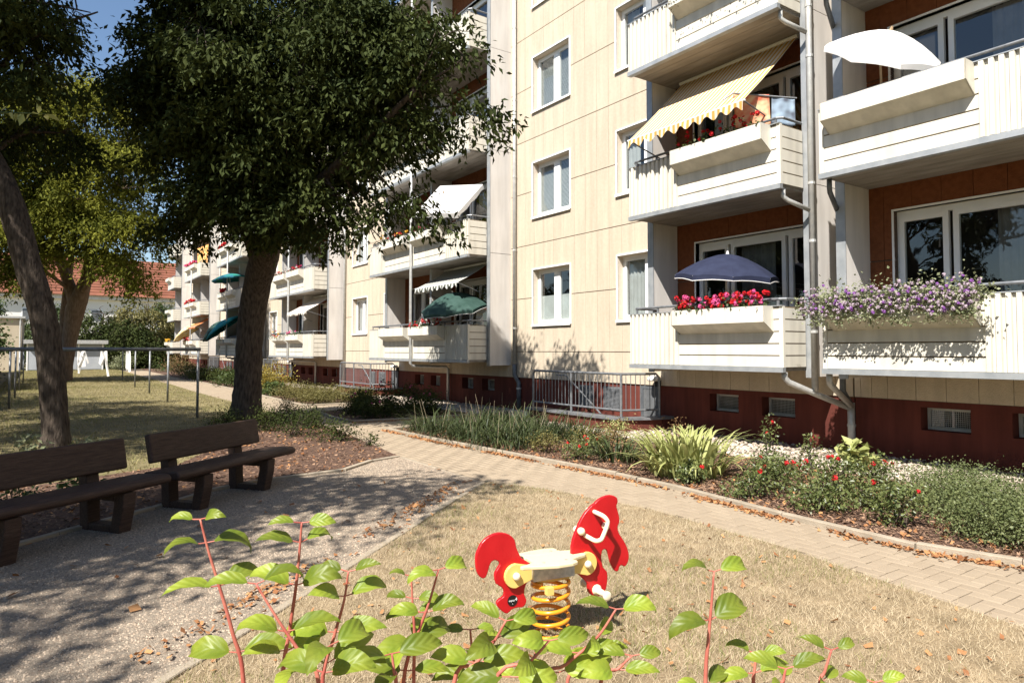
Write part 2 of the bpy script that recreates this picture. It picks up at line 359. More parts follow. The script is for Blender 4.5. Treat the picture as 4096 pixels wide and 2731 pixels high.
# ------------------------------------------------------------------ the ground and paths
big = [(-400, -300), (500, -300), (500, 700), (-400, 700)]
sheet('ground', big, -0.06, 'far_ground')
PATH_R = [(6.5, -3), (6.35, 1.0), (6.08, 2.09), (5.90, 2.76), (5.95, 4.0), (6.12, 5.5), (6.12, 6.5), (6.0, 8.36), (5.82, 10.77), (5.8, 12.83)]
SIDE = [(9.4, 12.95), (9.4, 14.35), (6.77, 14.5), (5.73, 14.65), (5.72, 15.63), (5.95, 17.5), (9.0, 17.7), (9.0, 19.6), (6.35, 19.7)]
PATH_R2 = [(6.3, 20.6), (6.5, 29), (6.55, 40), (6.9, 66)]
PATH_L = [(4.7, -3), (4.75, 1.64), (4.85, 2.29), (5.05, 3.4), (5.13, 4.93), (4.92, 6.07), (4.74, 6.67), (4.49, 7.13), (4.5, 9.51), (4.69, 11.1),
          (4.95, 13.5), (5.0, 16), (4.95, 20), (4.9, 27), (5.0, 34.5), (5.2, 66)]
PATH = PATH_R + SIDE + PATH_R2 + PATH_L[::-1]
path = sheet('path', PATH, -0.012, 'paver_joint')
GRAVEL = [(4.49, 7.13), (0.63, 3.84), (-2.5, 1.17), (-5.0, 3.2), (-1.5, 6.0), (0.97, 7.84), (1.61, 8.43), (2.32, 8.73), (3.36, 8.85), (3.97, 9.36), (4.5, 9.51)]
LAWN = [(4.74, 6.67), (4.49, 7.13), (0.63, 3.84), (-2.5, 1.17), (-3, -3), (4.7, -3), (4.75, 1.64), (4.85, 2.29), (5.05, 3.4), (5.13, 4.93), (4.92, 6.07)]
MULCH_L = [(4.5, 9.51), (3.97, 9.36), (3.36, 8.85), (2.32, 8.73), (1.61, 8.43), (0.97, 7.84), (-1.5, 6.0), (-4, 4.2), (-4.5, 7.5), (-1, 9.6), (1.6, 10.6),
           (3.0, 13.2), (3.0, 16.2), (3.9, 17.6), (4.97, 17.9), (5.0, 16), (4.95, 13.5), (4.69, 11.1)]
LAWN_FAR = [(-4.5, 7.5), (-1, 9.6), (1.6, 10.6), (3.0, 13.2), (3.0, 16.2), (3.9, 17.6), (4.97, 17.9), (4.95, 20), (4.9, 27), (5.0, 34.5), (5.2, 66), (-6, 66)]
BED_R = PATH_R[1:] + [(8.7, 12.93), (8.7, 1.0)]
BED_ROSE = [(9.0, 14.37), (6.77, 14.5), (5.73, 14.65), (5.72, 15.63), (5.95, 17.5), (9.0, 17.7)]
BED_FAR = [(9.0, 19.6), (6.35, 19.7)] + PATH_R2 + [(9.3, 66)]
PEBBLES = [(8.7, -1), (8.7, 12.93), (9.4, 12.95), (9.4, 14.35), (9.0, 14.37), (9.0, 19.6), (9.3, 66), (10.55, 66), (10.55, -1)]
sheet('gravel_ground', GRAVEL, 0.004, 'gravel_bed'); lawn = sheet('lawn', LAWN, 0.006, 'lawn_soil')
sheet('mulch_bed', MULCH_L, 0.012, 'mulch_bed'); sheet('lawn', LAWN_FAR, 0.006, 'lawn_soil_far')
sheet('planting_bed', BED_R, 0.012, 'mulch_bed'); sheet('planting_bed', BED_ROSE, 0.012, 'mulch_bed'); sheet('planting_bed', BED_FAR, 0.012, 'mulch_bed')
sheet('pebble_strip', PEBBLES, 0.004, 'gravel_bed')

# pavers laid in herringbone: the nearest 300 one by one, the rest joined
def paver_mesh(lx, ly):
    g, b, h = 0.007, 0.005, 0.03; mb = MB()
    x, y = lx / 2 - g / 2, ly / 2 - g / 2
    vs = [(-x, -y, -h), (x, -y, -h), (x, y, -h), (-x, y, -h), (-x, -y, -b), (x, -y, -b), (x, y, -b), (-x, y, -b),
          (-x + b, -y + b, 0), (x - b, -y + b, 0), (x - b, y - b, 0), (-x + b, y - b, 0)]
    fs = [(0, 1, 5, 4), (1, 2, 6, 5), (2, 3, 7, 6), (3, 0, 4, 7), (4, 5, 9, 8), (5, 6, 10, 9), (6, 7, 11, 10), (7, 4, 8, 11), (8, 9, 10, 11)]
    return mb.add(vs, fs)
U = 0.104; bricks = []
for c in range(int(4.3 / U), int(9.5 / U)):
    for r in range(int(0.8 / U), int(60 / U)):
        v = (c - r) % 4
        if v == 0: bricks.append(((c + 1) * U, (r + .5) * U, 0))
        elif v == 3: bricks.append(((c + .5) * U, (r + 1) * U, 1))
bp = np.array([(b[0], b[1]) for b in bricks]); ok = in_poly(bp, PATH)
bricks = [b for b, k in zip(bricks, ok) if k]
bricks.sort(key=lambda b: (b[0] ** 2 + b[1] ** 2) if b[1] > 1.55 + (b[0] - 4.75) * 0.3 else 1e6 + b[1])
pm = [paver_mesh(2 * U, U), paver_mesh(U, 2 * U)]
pme = [pm[0].mesh('paver', 'paver'), pm[1].mesh('paver', 'paver')]
for x, y, k in bricks[:300]:
    o = place('paver', pme[k], path, (x, y, random.uniform(-0.002, 0.002)))
    o.rotation_euler = (random.gauss(0, 0.006), random.gauss(0, 0.006), random.gauss(0, 0.008))
rest = bricks[300:]; VV = []; FF = []; nb = 0
for k in (0, 1):
    R = np.array([(x, y) for x, y, kk in rest if kk == k]); v = np.array(pm[k].v); f = np.array(pm[k].f)
    Z = rng.uniform(-0.002, 0.002, len(R))
    V = v[None] + np.concatenate([R, Z[:, None]], 1)[:, None]; VV.append(V.reshape(-1, 3))
    FF.append((f[None] + (np.arange(len(R)) * 12)[:, None, None]).reshape(-1, 4) + nb); nb += len(R) * 12
o = place('far_pavers', np_mesh('far_pavers', np.concatenate(VV), np.concatenate(FF), 'paver'), path); o['kind'] = 'stuff'

# kerb stones
def kerb(name, line, width, z1, step=1.0, closed=False):
    root = None; pts = [Vector((x, y, 0)) for x, y in line]
    for a, b in zip(pts, pts[1:]):
        d = b - a; n = max(1, round(d.length / step)); d.normalize(); s_ = Vector((-d.y, d.x, 0)); ln = (b - a).length / n
        for i in range(n):
            p = a + d * (ln * i + 0.004); q = a + d * (ln * (i + 1) - 0.004); mb = MB(); zz = z1 + random.uniform(-0.006, 0.006)
            w2 = s_ * width / 2
            bz = 0.006
            vs = [p - w2, q - w2, q + w2, p + w2]
            lo = [Vector((v.x, v.y, -0.1)) for v in vs]; mid = [Vector((v.x, v.y, zz - bz)) for v in vs]
            ins = [vs[0] + w2 * .15, vs[1] + w2 * .15, vs[2] - w2 * .15, vs[3] - w2 * .15]; top = [Vector((v.x, v.y, zz)) for v in ins]
            mb.add(lo + mid + top, [(0, 1, 5, 4), (1, 2, 6, 5), (2, 3, 7, 6), (3, 0, 4, 7), (4, 5, 9, 8), (5, 6, 10, 9), (6, 7, 11, 10), (7, 4, 8, 11), (8, 9, 10, 11)])
            if root is None:
                root = mb.build(name, 'kerb'); root['kind'] = 'structure'
            else: mb.build('kerb_stone', 'kerb', root)
    return root
kerb('path_kerb', PATH_R[1:] + [(7.5, 12.92)], 0.07, 0.055)
kerb('bed_kerb', [(9.0, 14.37), (6.77, 14.5), (5.73, 14.65), (5.72, 15.63), (5.95, 17.5), (7.5, 17.6)], 0.07, 0.055)
kerb('far_bed_kerb', [(8.0, 19.65), (6.4, 19.7)] + PATH_R2[:3], 0.07, 0.05, 1.5)
kerb('lawn_kerb', [(4.47, 7.11), (0.63, 3.84), (-1.2, 2.28)], 0.06, 0.022)
kerb('gravel_kerb', [(4.48, 9.53), (3.97, 9.36), (3.36, 8.85), (2.32, 8.73), (1.61, 8.43), (0.97, 7.84), (-1.5, 6.0)], 0.07, 0.035)
kerb('path_edge_kerb', [(4.47, 7.2), (4.5, 9.45)], 0.05, 0.008)

# loose ground cover nobody could count
def blades(P, h, wd, z0, lean=0.6):
    n = len(P); a = rng.uniform(0, 2 * np.pi, n); H = h * rng.uniform(0.5, 1.3, n); l = rng.normal(0, lean, n) * H; b = rng.uniform(0, 2 * np.pi, n)
    V = np.zeros((n, 3, 3)); dx, dy = np.cos(a) * wd / 2, np.sin(a) * wd / 2
    V[:, 0, 0] = P[:, 0] - dx; V[:, 0, 1] = P[:, 1] - dy; V[:, 1, 0] = P[:, 0] + dx; V[:, 1, 1] = P[:, 1] + dy
    V[:, 2, 0] = P[:, 0] + np.cos(b) * l; V[:, 2, 1] = P[:, 1] + np.sin(b) * l; V[:, :2, 2] = z0; V[:, 2, 2] = z0 + H
    return V.reshape(-1, 3), np.arange(n * 3).reshape(-1, 3)
def stuff(name, V, F, m, label, cat):
    o = place(name, np_mesh(name, V, F, m)); tag(o, label, cat, None, 'stuff'); return o
def patchy(P, f=1.3, seed=0.0, thr=0.0):
    v = np.sin(P[:, 0] * f * 2.1 + seed) + np.sin(P[:, 1] * f * 1.7 + seed * 2) + np.sin((P[:, 0] + P[:, 1]) * f * 3.1 + seed) * 0.7 + rng.normal(0, 0.6, len(P))
    return P[v > thr]
near = [p for p in LAWN]; P = scatter(near, 420000); P = P[(P[:, 1] > 0.6) & (P[:, 0] > -0.6)]
stuff('dry_grass', *blades(P + rng.normal(0, .025, P.shape), 0.032, 0.0036, 0.004, 1.2), 'grass_dry', 'short sun-dried straw-coloured grass round the spring horse', 'grass')
P = patchy(scatter(near, 130000), 1.1, 1.0, 0.55); P = P[(P[:, 1] > 0.6) & (P[:, 0] > -0.6)]
stuff('green_grass', *blades(P, 0.045, 0.004, 0.004, 0.8), 'grass_green', 'sparse green tufts in the dry lawn round the spring horse', 'grass')
P = scatter(LAWN_FAR, 150000); P = P[(P[:, 0] > -1.5)]
stuff('far_dry_grass', *blades(P, 0.05, 0.012, 0.004, 1.2), 'grass_far', 'dry lawn grass under the clothes lines', 'grass')
P = patchy(scatter(LAWN_FAR, 90000), 0.5, 2.0, 0.4); P = P[P[:, 0] > -1.5]
stuff('far_green_grass', *blades(P, 0.06, 0.010, 0.004, 0.9), 'grass_green', 'greener patches of lawn grass under the clothes lines', 'grass')

def chips(P, z0, l, wd, tilt=0.5):
    n = len(P); a = rng.uniform(0, 2 * np.pi, n); L = (l * rng.uniform(0.4, 1.4, n)); W = wd * rng.uniform(0.5, 1.4, n)
    u = np.stack([np.cos(a), np.sin(a), rng.normal(0, tilt, n) * 0.6], 1); v = np.stack([-np.sin(a), np.cos(a), rng.normal(0, tilt, n)], 1)
    C = np.concatenate([P, (z0 + rng.uniform(0.002, 0.016, n))[:, None]], 1)
    V = np.empty((n, 4, 3)); U_ = u * L[:, None] / 2; W_ = v * W[:, None] / 2
    V[:, 0] = C - U_ - W_ * .7; V[:, 1] = C + U_ - W_; V[:, 2] = C + U_ * .8 + W_; V[:, 3] = C - U_ + W_ * .8
    V[:, :, 2] = np.maximum(V[:, :, 2], z0 + 0.001)
    b = np.arange(n)[:, None] * 4
    return V.reshape(-1, 3), np.concatenate([b + np.array([[0, 1, 2]]), b + np.array([[0, 2, 3]])])
def stones(P, r, z0):
    n = len(P); R = r * rng.uniform(0.55, 1.45, n); a = rng.uniform(0, 6.28, n); V = np.zeros((n, 5, 3))
    for j in range(4):
        rr = R * rng.uniform(0.7, 1.3, n); t = a + j * math.pi / 2
        V[:, j, 0] = P[:, 0] + np.cos(t) * rr; V[:, j, 1] = P[:, 1] + np.sin(t) * rr; V[:, j, 2] = z0
    V[:, 4, 0] = P[:, 0] + rng.normal(0, .3, n) * R; V[:, 4, 1] = P[:, 1] + rng.normal(0, .3, n) * R; V[:, 4, 2] = z0 + R * rng.uniform(0.6, 1.3, n)
    b = np.arange(n)[:, None] * 5
    return V.reshape(-1, 3), np.concatenate([b + np.array([[i, (i + 1) % 4, 4]]) for i in range(4)])
P = scatter(GRAVEL, 220000); P = P[(P[:, 0] > -1.6) & (P[:, 1] > 2.4)]
stuff('gravel', *stones(P, 0.0066, 0.003), 'gravel_stone', 'fine pale gravel in front of the benches', 'gravel')
P = scatter(MULCH_L, 30000)
stuff('bark_mulch', *chips(P, 0.012, 0.045, 0.014), 'mulch_chip', 'brown bark mulch round the tree behind the benches', 'mulch')
P = np.concatenate([scatter(BED_R, 42000), scatter(BED_ROSE, 6000)]); P = P[P[:, 1] > 0.9]
stuff('bark_mulch', *chips(P, 0.012, 0.04, 0.012), 'mulch_chip', 'brown bark mulch between the roses along the paved path', 'mulch')
# fallen leaves
def near_line(line, n, off, spread):
    pts = [Vector((x, y)) for x, y in line]; out = []
    L = [(b - a).length for a, b in zip(pts, pts[1:])]; tot = sum(L)
    for _ in range(n):
        t = random.random() * tot; i = 0
        while i < len(L) - 1 and t > L[i]: t -= L[i]; i += 1
        d = (pts[i + 1] - pts[i]).normalized(); s_ = Vector((-d.y, d.x)); p = pts[i] + d * t + s_ * (off + abs(random.gauss(0, spread)))
        if math.sin(p.y * 3.1) + math.sin(p.y * 7.7 + 1) * .8 + random.gauss(0, .6) > -0.5: out.append((p.x, p.y))
    return np.array(out)
P = np.concatenate([near_line(PATH_R[1:], 3600, 0.045, 0.06), near_line([(9, 14.37), (6.77, 14.5), (5.73, 14.65)], 500, 0.05, 0.06)])
stuff('leaf_litter', *chips(P, 0.002, 0.034, 0.024, 0.7), 'dry_litter', 'crumpled reddish dry leaves lying along the path kerb', 'dry leaves')
P = np.concatenate([scatter(LAWN, 1500), near_line([(4.47, 7.11), (0.63, 3.84)], 500, -0.35, 0.12)]); P = P[P[:, 1] > 0.8]
stuff('leaf_litter', *chips(P, 0.012, 0.036, 0.022, 0.6), 'dry_litter', 'scattered dry leaves fallen on the straw-coloured lawn', 'dry leaves')
P = np.concatenate([scatter(MULCH_L, 3500), scatter(BED_R, 1800)])
stuff('leaf_litter', *chips(P, 0.016, 0.045, 0.028, 0.6), 'dry_litter', 'brown leaves fallen among the bark mulch', 'dry leaves')
P = np.concatenate([scatter(GRAVEL, 260), scatter(PATH, 160)])
stuff('leaf_litter', *chips(P, 0.012, 0.05, 0.034, 0.5), 'dry_litter', 'single dry leaves lying on the gravel and the paving', 'dry leaves')
# pale pebbles along the house wall
ico = [(0, -.526, .851), (0, .526, .851), (.851, 0, .526), (-.851, 0, .526), (.526, .851, 0), (-.526, .851, 0), (.526, -.851, 0), (-.526, -.851, 0)]
icf = [(0, 2, 1), (0, 1, 3), (1, 2, 4), (1, 5, 3), (1, 4, 5), (0, 6, 2), (0, 3, 7), (0, 7, 6)]
P = scatter(PEBBLES, 26000); P = P[(P[:, 1] > 1.0) & (P[:, 1] < 30)]
n = len(P); V = np.array(ico)[None] * rng.uniform(0.65, 1.35, (n, 8, 3)) * (0.030 * rng.uniform(0.6, 1.3, n))[:, None, None]
ang = rng.uniform(0, 6.28, n); c_, s_ = np.cos(ang)[:, None], np.sin(ang)[:, None]
X_ = V[:, :, 0] * c_ - V[:, :, 1] * s_; Y_ = V[:, :, 0] * s_ + V[:, :, 1] * c_
V = np.stack([X_ * 1.25 + P[:, :1], Y_ + P[:, 1:2], V[:, :, 2] * 0.8 + 0.008 + rng.uniform(0, .012, n)[:, None]], 2)
F = (np.array(icf)[None] + (np.arange(n) * 8)[:, None, None]).reshape(-1, 3)
stuff('pebbles', V.reshape(-1, 3), F, 'pebble', 'pale rounded pebbles in a strip along the house wall', 'pebbles')

# ------------------------------------------------------------------ the apartment block
WX, FX, FINX, UW = 10.52, 9.22, 9.84, 3.25          # wall plane, parapet front, fin tip, balcony length
ZB = [1.28, 4.08, 6.88, 9.68]; EAVE = 12.95
JZ = [0.88] + [1.575 + 1.4 * j for j in range(9)]
UNITS_1 = [(5.53, -1)]
UNITS_2 = [(6.16, 1), (18.68, -1), (18.68, 1), (31.15, -1), (31.15, 1), (43.6, -1), (43.6, 1), (55.75, -1), (55.75, 1), (67.70, -1)]
WIN_2 = []
for yf in (9.42, 21.95, 34.42, 46.9, 59.05):
    for a, b in ((0.2, 1.7), (3.36, 4.87)):
        if yf + b < 64.2: WIN_2.append((yf + a, yf + b))

def subtract(rect, holes):
    out = [rect]
    for h in holes:
        nxt = []
        for (a, b, c, d) in out:
            if h[1] <= a or h[0] >= b or h[3] <= c or h[2] >= d: nxt.append((a, b, c, d)); continue
            if h[0] > a: nxt.append((a, h[0], c, d))
            if h[1] < b: nxt.append((h[1], b, c, d))
            a2, b2 = max(a, h[0]), min(b, h[1])
            if h[2] > c: nxt.append((a2, b2, c, h[2]))
            if h[3] < d: nxt.append((a2, b2, h[3], d))
        out = nxt
    return out
def hole_wall(mb, y0, y1, z0, z1, x0, x1, holes):
    ys = sorted({y0, y1, *[h[0] for h in holes], *[h[1] for h in holes]})
    for a, b in zip(ys, ys[1:]):
        hs = sorted([(h[2], h[3]) for h in holes if h[0] <= a + 1e-6 and h[1] >= b - 1e-6]); z = z0
        for c, d in hs:
            if c > z: mb.box(x0, x1, a, b, z, c)
            z = max(z, d)
        if z < z1: mb.box(x0, x1, a, b, z, z1)

CACHE = {}
def cached(key, fn):
    if key not in CACHE: CACHE[key] = fn()
    return CACHE[key]
def B(s, x0, x1, u0, u1, z0, z1): return MB().box(x0, x1, s * u0, s * u1, z0, z1)

def balcony(bld, y_in, s, zb, side_in, side_out, planter=True, k=0):
    o0 = (0, y_in, zb); key = lambda n: (n, s)
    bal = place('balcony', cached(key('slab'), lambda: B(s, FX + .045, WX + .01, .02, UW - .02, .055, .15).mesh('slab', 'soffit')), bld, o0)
    P = lambda n, me: place(n, me, bal, o0)
    P('edge_strip', cached(key('strip'), lambda: B(s, FX - .034, FX + .04, -.005, UW + .005, 0, .075).box(FX + .04, FX + .07, s * .0, s * UW, 0, .012).mesh('edge_strip', 'fascia')))
    for i in range(5):
        z0, z1 = .079 + .184 * i, .079 + .184 * (i + 1) - .019
        P('board', cached(key(f'fb{i}'), lambda: B(s, FX, FX + .018, .07, UW - 1.2, z0, z1).mesh('board', 'cream')))
        if side_in: P('board', cached(key(f'si{i}'), lambda: B(s, FX + .05, FINX - .04, 0.0, .016, z0, z1).mesh('board', 'cream')))
        if side_out: P('board', cached(key(f'so{i}'), lambda: B(s, FX + .05, FINX - .04, UW - .016, UW, z0, z1).mesh('board', 'cream')))
    def backing():
        mb = B(s, FX + .018, FX + .03, .01, UW - .01, .08, 1.0)
        mb.box(FX + .03, FINX - .03, s * .016, s * .028, .08, 1.0); mb.box(FX + .03, FINX - .03, s * (UW - .028), s * (UW - .016), .08, 1.0)
        return mb.mesh('backing', 'groove')
    if side_in or side_out: P('parapet_backing', cached(key('back'), backing))
    else: P('parapet_backing', cached(key('back1'), lambda: B(s, FX + .018, FX + .03, .01, UW - .01, .08, 1.0).mesh('backing', 'groove')))
    P('corner_trim', cached(key('trim'), lambda: B(s, FX - .006, FX + .05, 0, .066, .076, 1.005).mesh('corner_trim', 'cream')))
    P('corner_trim', cached(key('trim2'), lambda: B(s, FX - .004, FX + .05, UW - .02, UW + .003, .076, 1.005).mesh('corner_trim', 'cream')))
    def corr():
        mb = MB(); u0, u1 = UW - 1.196, UW - .022; n = 11; w = (u1 - u0) / n; pr = []
        for i in range(n):
            a = u0 + i * w; pr += [(a, 0.012), (a + w * .06, -.03), (a + w * .56, -.03), (a + w * .62, 0.012)]
        pr.append((u1, 0.012))
        vs = [(FX + d, s * u, z) for z in (.079, 1.0) for u, d in pr]; m_ = len(pr)
        return mb.add(vs, [(i, i + 1, m_ + i + 1, m_ + i) for i in range(m_ - 1)]).mesh('corrugated_panel', 'cream')
    P('corrugated_panel', cached(key('corr'), corr))
    P('coping', cached(key('cap'), lambda: B(s, FX - .032, FX + .045, 0, UW, 1.005, 1.018).mesh('coping', 'fascia')))
    def rail():
        mb = MB(); z = 1.12; pts = [(FINX + .06, s * .035, z), (FX + .12, s * .035, z), (FX + .06, s * .10, z), (FX + .06, s * (UW - .10), z), (FX + .12, s * (UW - .035), z), (FINX + .06, s * (UW - .035), z)]
        mb.tube(pts, .022, 8)
        for u in (.12, .95, 1.9, 2.6, UW - .12): mb.box(FX + .05, FX + .07, s * (u - .02), s * (u + .02), .98, z)
        return mb.mesh('handrail', 'steel', False)
    P('handrail', cached(key('rail'), rail))
    for i in range(5):
        a = FX + .05 + i * .248
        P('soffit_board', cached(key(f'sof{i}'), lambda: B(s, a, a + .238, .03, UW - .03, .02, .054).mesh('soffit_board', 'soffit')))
    if planter:
        def plan():
            mb = MB(); u0, u1 = .16, UW - 1.24; pts = [(FX - .004, 1.012), (FX - .245, 1.012), (FX - .245, .765), (FX - .004, .61)]; t = .015
            mb.box(FX - .245, FX - .23, s * u0, s * u1, .765, 1.012)
            for ua, ub in ((u0, u0 + t), (u1 - t, u1)): mb.prism(pts, lambda a, b, q: (a, s * q, b), ua, ub)
            mb.prism([(FX - .245, .765), (FX - .23, .775), (FX - .004, .625), (FX - .004, .61)], lambda a, b, q: (a, s * q, b), u0, u1)
            return mb.mesh('planter_box', 'cream')
        P('planter_box', cached(key('plan'), plan))
        P('planter_soil', cached(key('psoil'), lambda: B(s, FX - .229, FX - .005, .18, UW - 1.26, .93, .975).mesh('planter_soil', 'soil')))
    return bal

def door_unit(bld, y_in, s, zb):
    """glazed balcony door with fixed window beside it, set back in the loggia wall"""
    o0 = (0, y_in, zb); x0 = WX + .10
    if s > 0: leaves_ = [(2.06, 2.74, 1), (.86, 2.0, 0), (.35, .80, 0)]
    else: leaves_ = [(.42, 1.10, 1), (1.16, 2.90, 0)]
    ua, ub = (.33, 2.76) if s > 0 else (.39, 2.93)
    def fr():
        mb = B(s, x0, x0 + .07, ua, ub, 2.33, 2.42); mb.box(x0, x0 + .07, s * ua, s * ub, .12, .17)
        for u in (ua, ub - .05): mb.box(x0, x0 + .07, s * u, s * (u + .05), .17, 2.33)
        for a, b, d in leaves_:
            zz = .17 if d else .95; g = .075
            for u in (a, b - g): mb.box(x0 - .015, x0 + .05, s * u, s * (u + g), zz, 2.33)
            mb.box(x0 - .0145, x0 + .05, s * (a + g), s * (b - g), 2.33 - g, 2.33); mb.box(x0 - .0145, x0 + .05, s * (a + g), s * (b - g), zz, zz + g)
            if not d: mb.box(x0 + .005, x0 + .04, s * a, s * b, .17, .949)
        t = .03
        mb.box(WX - .012, WX + .10, s * (ua - t), s * ua, .12, 2.45); mb.box(WX - .012, WX + .10, s * ub, s * (ub + t), .12, 2.45); mb.box(WX - .012, WX + .10, s * ua, s * ub, 2.42, 2.45)
        return mb.mesh('balcony_door', 'white_frame')
    d = place('balcony_door', cached(('door', s), fr), bld, o0)
    for i, (a, b, dd) in enumerate(leaves_):
        zz = .245 if dd else 1.02
        place('pane', cached(('dpane', s, i), lambda: MB().add([(x0 + .012, s * (a + .074), zz), (x0 + .012, s * (b - .074), zz), (x0 + .012, s * (b - .074), 2.256), (x0 + .012, s * (a + .074), 2.256)], [(0, 1, 2, 3) if s < 0 else (3, 2, 1, 0)]).raw('pane', 'pane_glass')), d, o0)
    def cur():
        mb = MB(); a, b = leaves_[1][0], leaves_[1][1]; n = 40; u0 = a + (b - a) * .28
        vs = []; 
        for j in range(n + 1):
            u = u0 + (b - .1 - u0) * j / n; vs.append((x0 + .17 + .03 * math.sin(j * 1.9) + .012 * math.sin(j * .7), s * u))
        return mb.add([(x, y, z) for z in (.3, 2.3) for x, y in vs], [(i, i + 1, n + 2 + i, n + 1 + i) for i in range(n)]).mesh('curtain', 'dark_curtain', True)
    place('curtain', cached(('dcur', s), cur), d, o0)

def window(bld, y0, y1, z0, z1, kind, tilt=False):
    o0 = (0, y0, z0); wd, ht = y1 - y0, z1 - z0; x0 = WX + .16; key = (round(wd, 2), round(ht, 2))
    def fr():
        mb = MB(); f = .07; m_ = wd * .46
        mb.box(x0, x0 + .07, 0, wd, 0, f); mb.box(x0, x0 + .07, 0, wd, ht - f, ht)
        for u in (0, wd - f): mb.box(x0, x0 + .07, u, u + f, f, ht - f)
        mb.box(x0 - .014, x0 + .05, m_ - .075, m_ + .075, f, ht - f)
        for a, b in ((f, m_ - .075), (m_ + .075, wd - f)):
            g = .045
            mb.box(x0 - .012, x0 + .05, a, a + g, f, ht - f); mb.box(x0 - .012, x0 + .05, b - g, b, f, ht - f)
            mb.box(x0 - .011, x0 + .05, a + g, b - g, f, f + g); mb.box(x0 - .011, x0 + .05, a + g, b - g, ht - f - g, ht - f)
        return mb.mesh('window', 'white_frame')
    wn = place('window', cached(('win', key), fr), bld, o0)
    def trim():
        mb = MB(); t = .035; xa = WX - .022
        mb.box(xa, WX + .012, -t, 0, 0, ht + t); mb.box(xa, WX + .012, wd, wd + t, 0, ht + t); mb.box(xa - .004, WX + .012, 0, wd, ht, ht + t)
        return mb.mesh('surround', 'white_frame')
    place('surround', cached(('wtrim', key), trim), wn, o0)
    def rev():
        mb = MB(); t = .008
        mb.box(WX + .012, x0, 0, t, 0, ht); mb.box(WX + .012, x0, wd - t, wd, 0, ht); mb.box(WX + .012, x0, t, wd - t, ht - t, ht)
        return mb.mesh('reveal', 'reveal')
    place('reveal', cached(('wrev', key), rev), wn, o0)
    place('sill', cached(('wsill', key), lambda: MB().box(WX - .05, x0, -.04, wd + .04, -.03, -.002).box(WX - .05, WX - .044, -.04, wd + .04, -.055, -.03).mesh('sill', 'white_frame')), wn, o0)
    m_ = wd * .46
    for i, (a, b) in enumerate(((.115, m_ - .12), (m_ + .12, wd - .115))):
        place('pane', cached(('wpane', key, i), lambda: MB().add([(x0 + .012, a, .115), (x0 + .012, b, .115), (x0 + .012, b, ht - .115), (x0 + .012, a, ht - .115)], [(3, 2, 1, 0)]).raw('pane', 'pane_glass')), wn, o0)
    if kind == 'blind':
        def bl():
            mb = MB(); n = 38
            for a, b in ((.1, m_ - .1), (m_ + .1, wd - .1)):
                for j in range(n):
                    z = .11 + (ht - .22) * j / n
                    mb.add([(x0 + .055, a, z), (x0 + .055, b, z), (x0 + .068, b, z + .022), (x0 + .068, a, z + .022)], [(0, 1, 2, 3)])
            return mb.mesh('blind', 'blind')
        place('blind', cached(('wblind', key), bl), wn, o0)
    else:
        lo, hi = (.1, ht * .52) if kind == 'half' else (.1, ht - .1)
        def cu():
            n = 46; vs = [(x0 + .10 + .016 * math.sin(j * 1.7) + .008 * math.sin(j * .6), .08 + (wd - .16) * j / n) for j in range(n + 1)]
            if kind == 'half': vs = [(x0 + .06, .09 + (wd - .18) * j / n) for j in range(n + 1)]
            if kind == 'open': vs = [v for v in vs]
            return MB().add([(x, y, z) for z in (lo, hi) for x, y in vs], [(i, i + 1, n + 2 + i, n + 1 + i) for i in range(n) if not (kind == 'open' and 14 < i < 32)]).mesh('curtain', 'blind' if kind == 'half' else 'curtain', True)
        place('curtain', cached(('wcur', key, kind), cu), wn, o0)
    return wn

def cellar_window(bld, y0, y1):
    z0, z1 = .46, .79; x = WX + .24; wd = y1 - y0
    def fr():
        mb = MB(); t = .045
        mb.box(x, x + .04, 0, wd, 0, t); mb.box(x, x + .04, 0, wd, z1 - z0 - t, z1 - z0); mb.box(x, x + .04, 0, t, t, z1 - z0 - t); mb.box(x, x + .04, wd - t, wd, t, z1 - z0 - t)
        return mb.mesh('cellar_window', 'zinc')
    c = place('cellar_window', cached(('cw', round(wd, 2)), fr), bld, (0, y0, z0))
    def gr():
        mb = MB()
        for i in range(1, 24): mb.box(x + .012, x + .016, wd * i / 24 - .0025, wd * i / 24 + .0025, .03, z1 - z0 - .03)
        for i in range(1, 12): mb.box(x + .0165, x + .0205, .03, wd - .03, (z1 - z0) * i / 12 - .0025, (z1 - z0) * i / 12 + .0025)
        return mb.mesh('wire_grille', 'zinc')
    place('wire_grille', cached(('cg', round(wd, 2)), gr), c, (0, y0, z0))

def pipe(bld, pts, r=.05, m='zinc', clamps=()):
    p = MB().tube(pts, r, 10).build('drainpipe', m, bld, smooth=True)
    for c in clamps:
        MB().tube([(c[0], c[1], c[2] - .02), (c[0], c[1], c[2] + .02)], r * 1.14, 10).build('clamp', 'zinc', p)
    return p

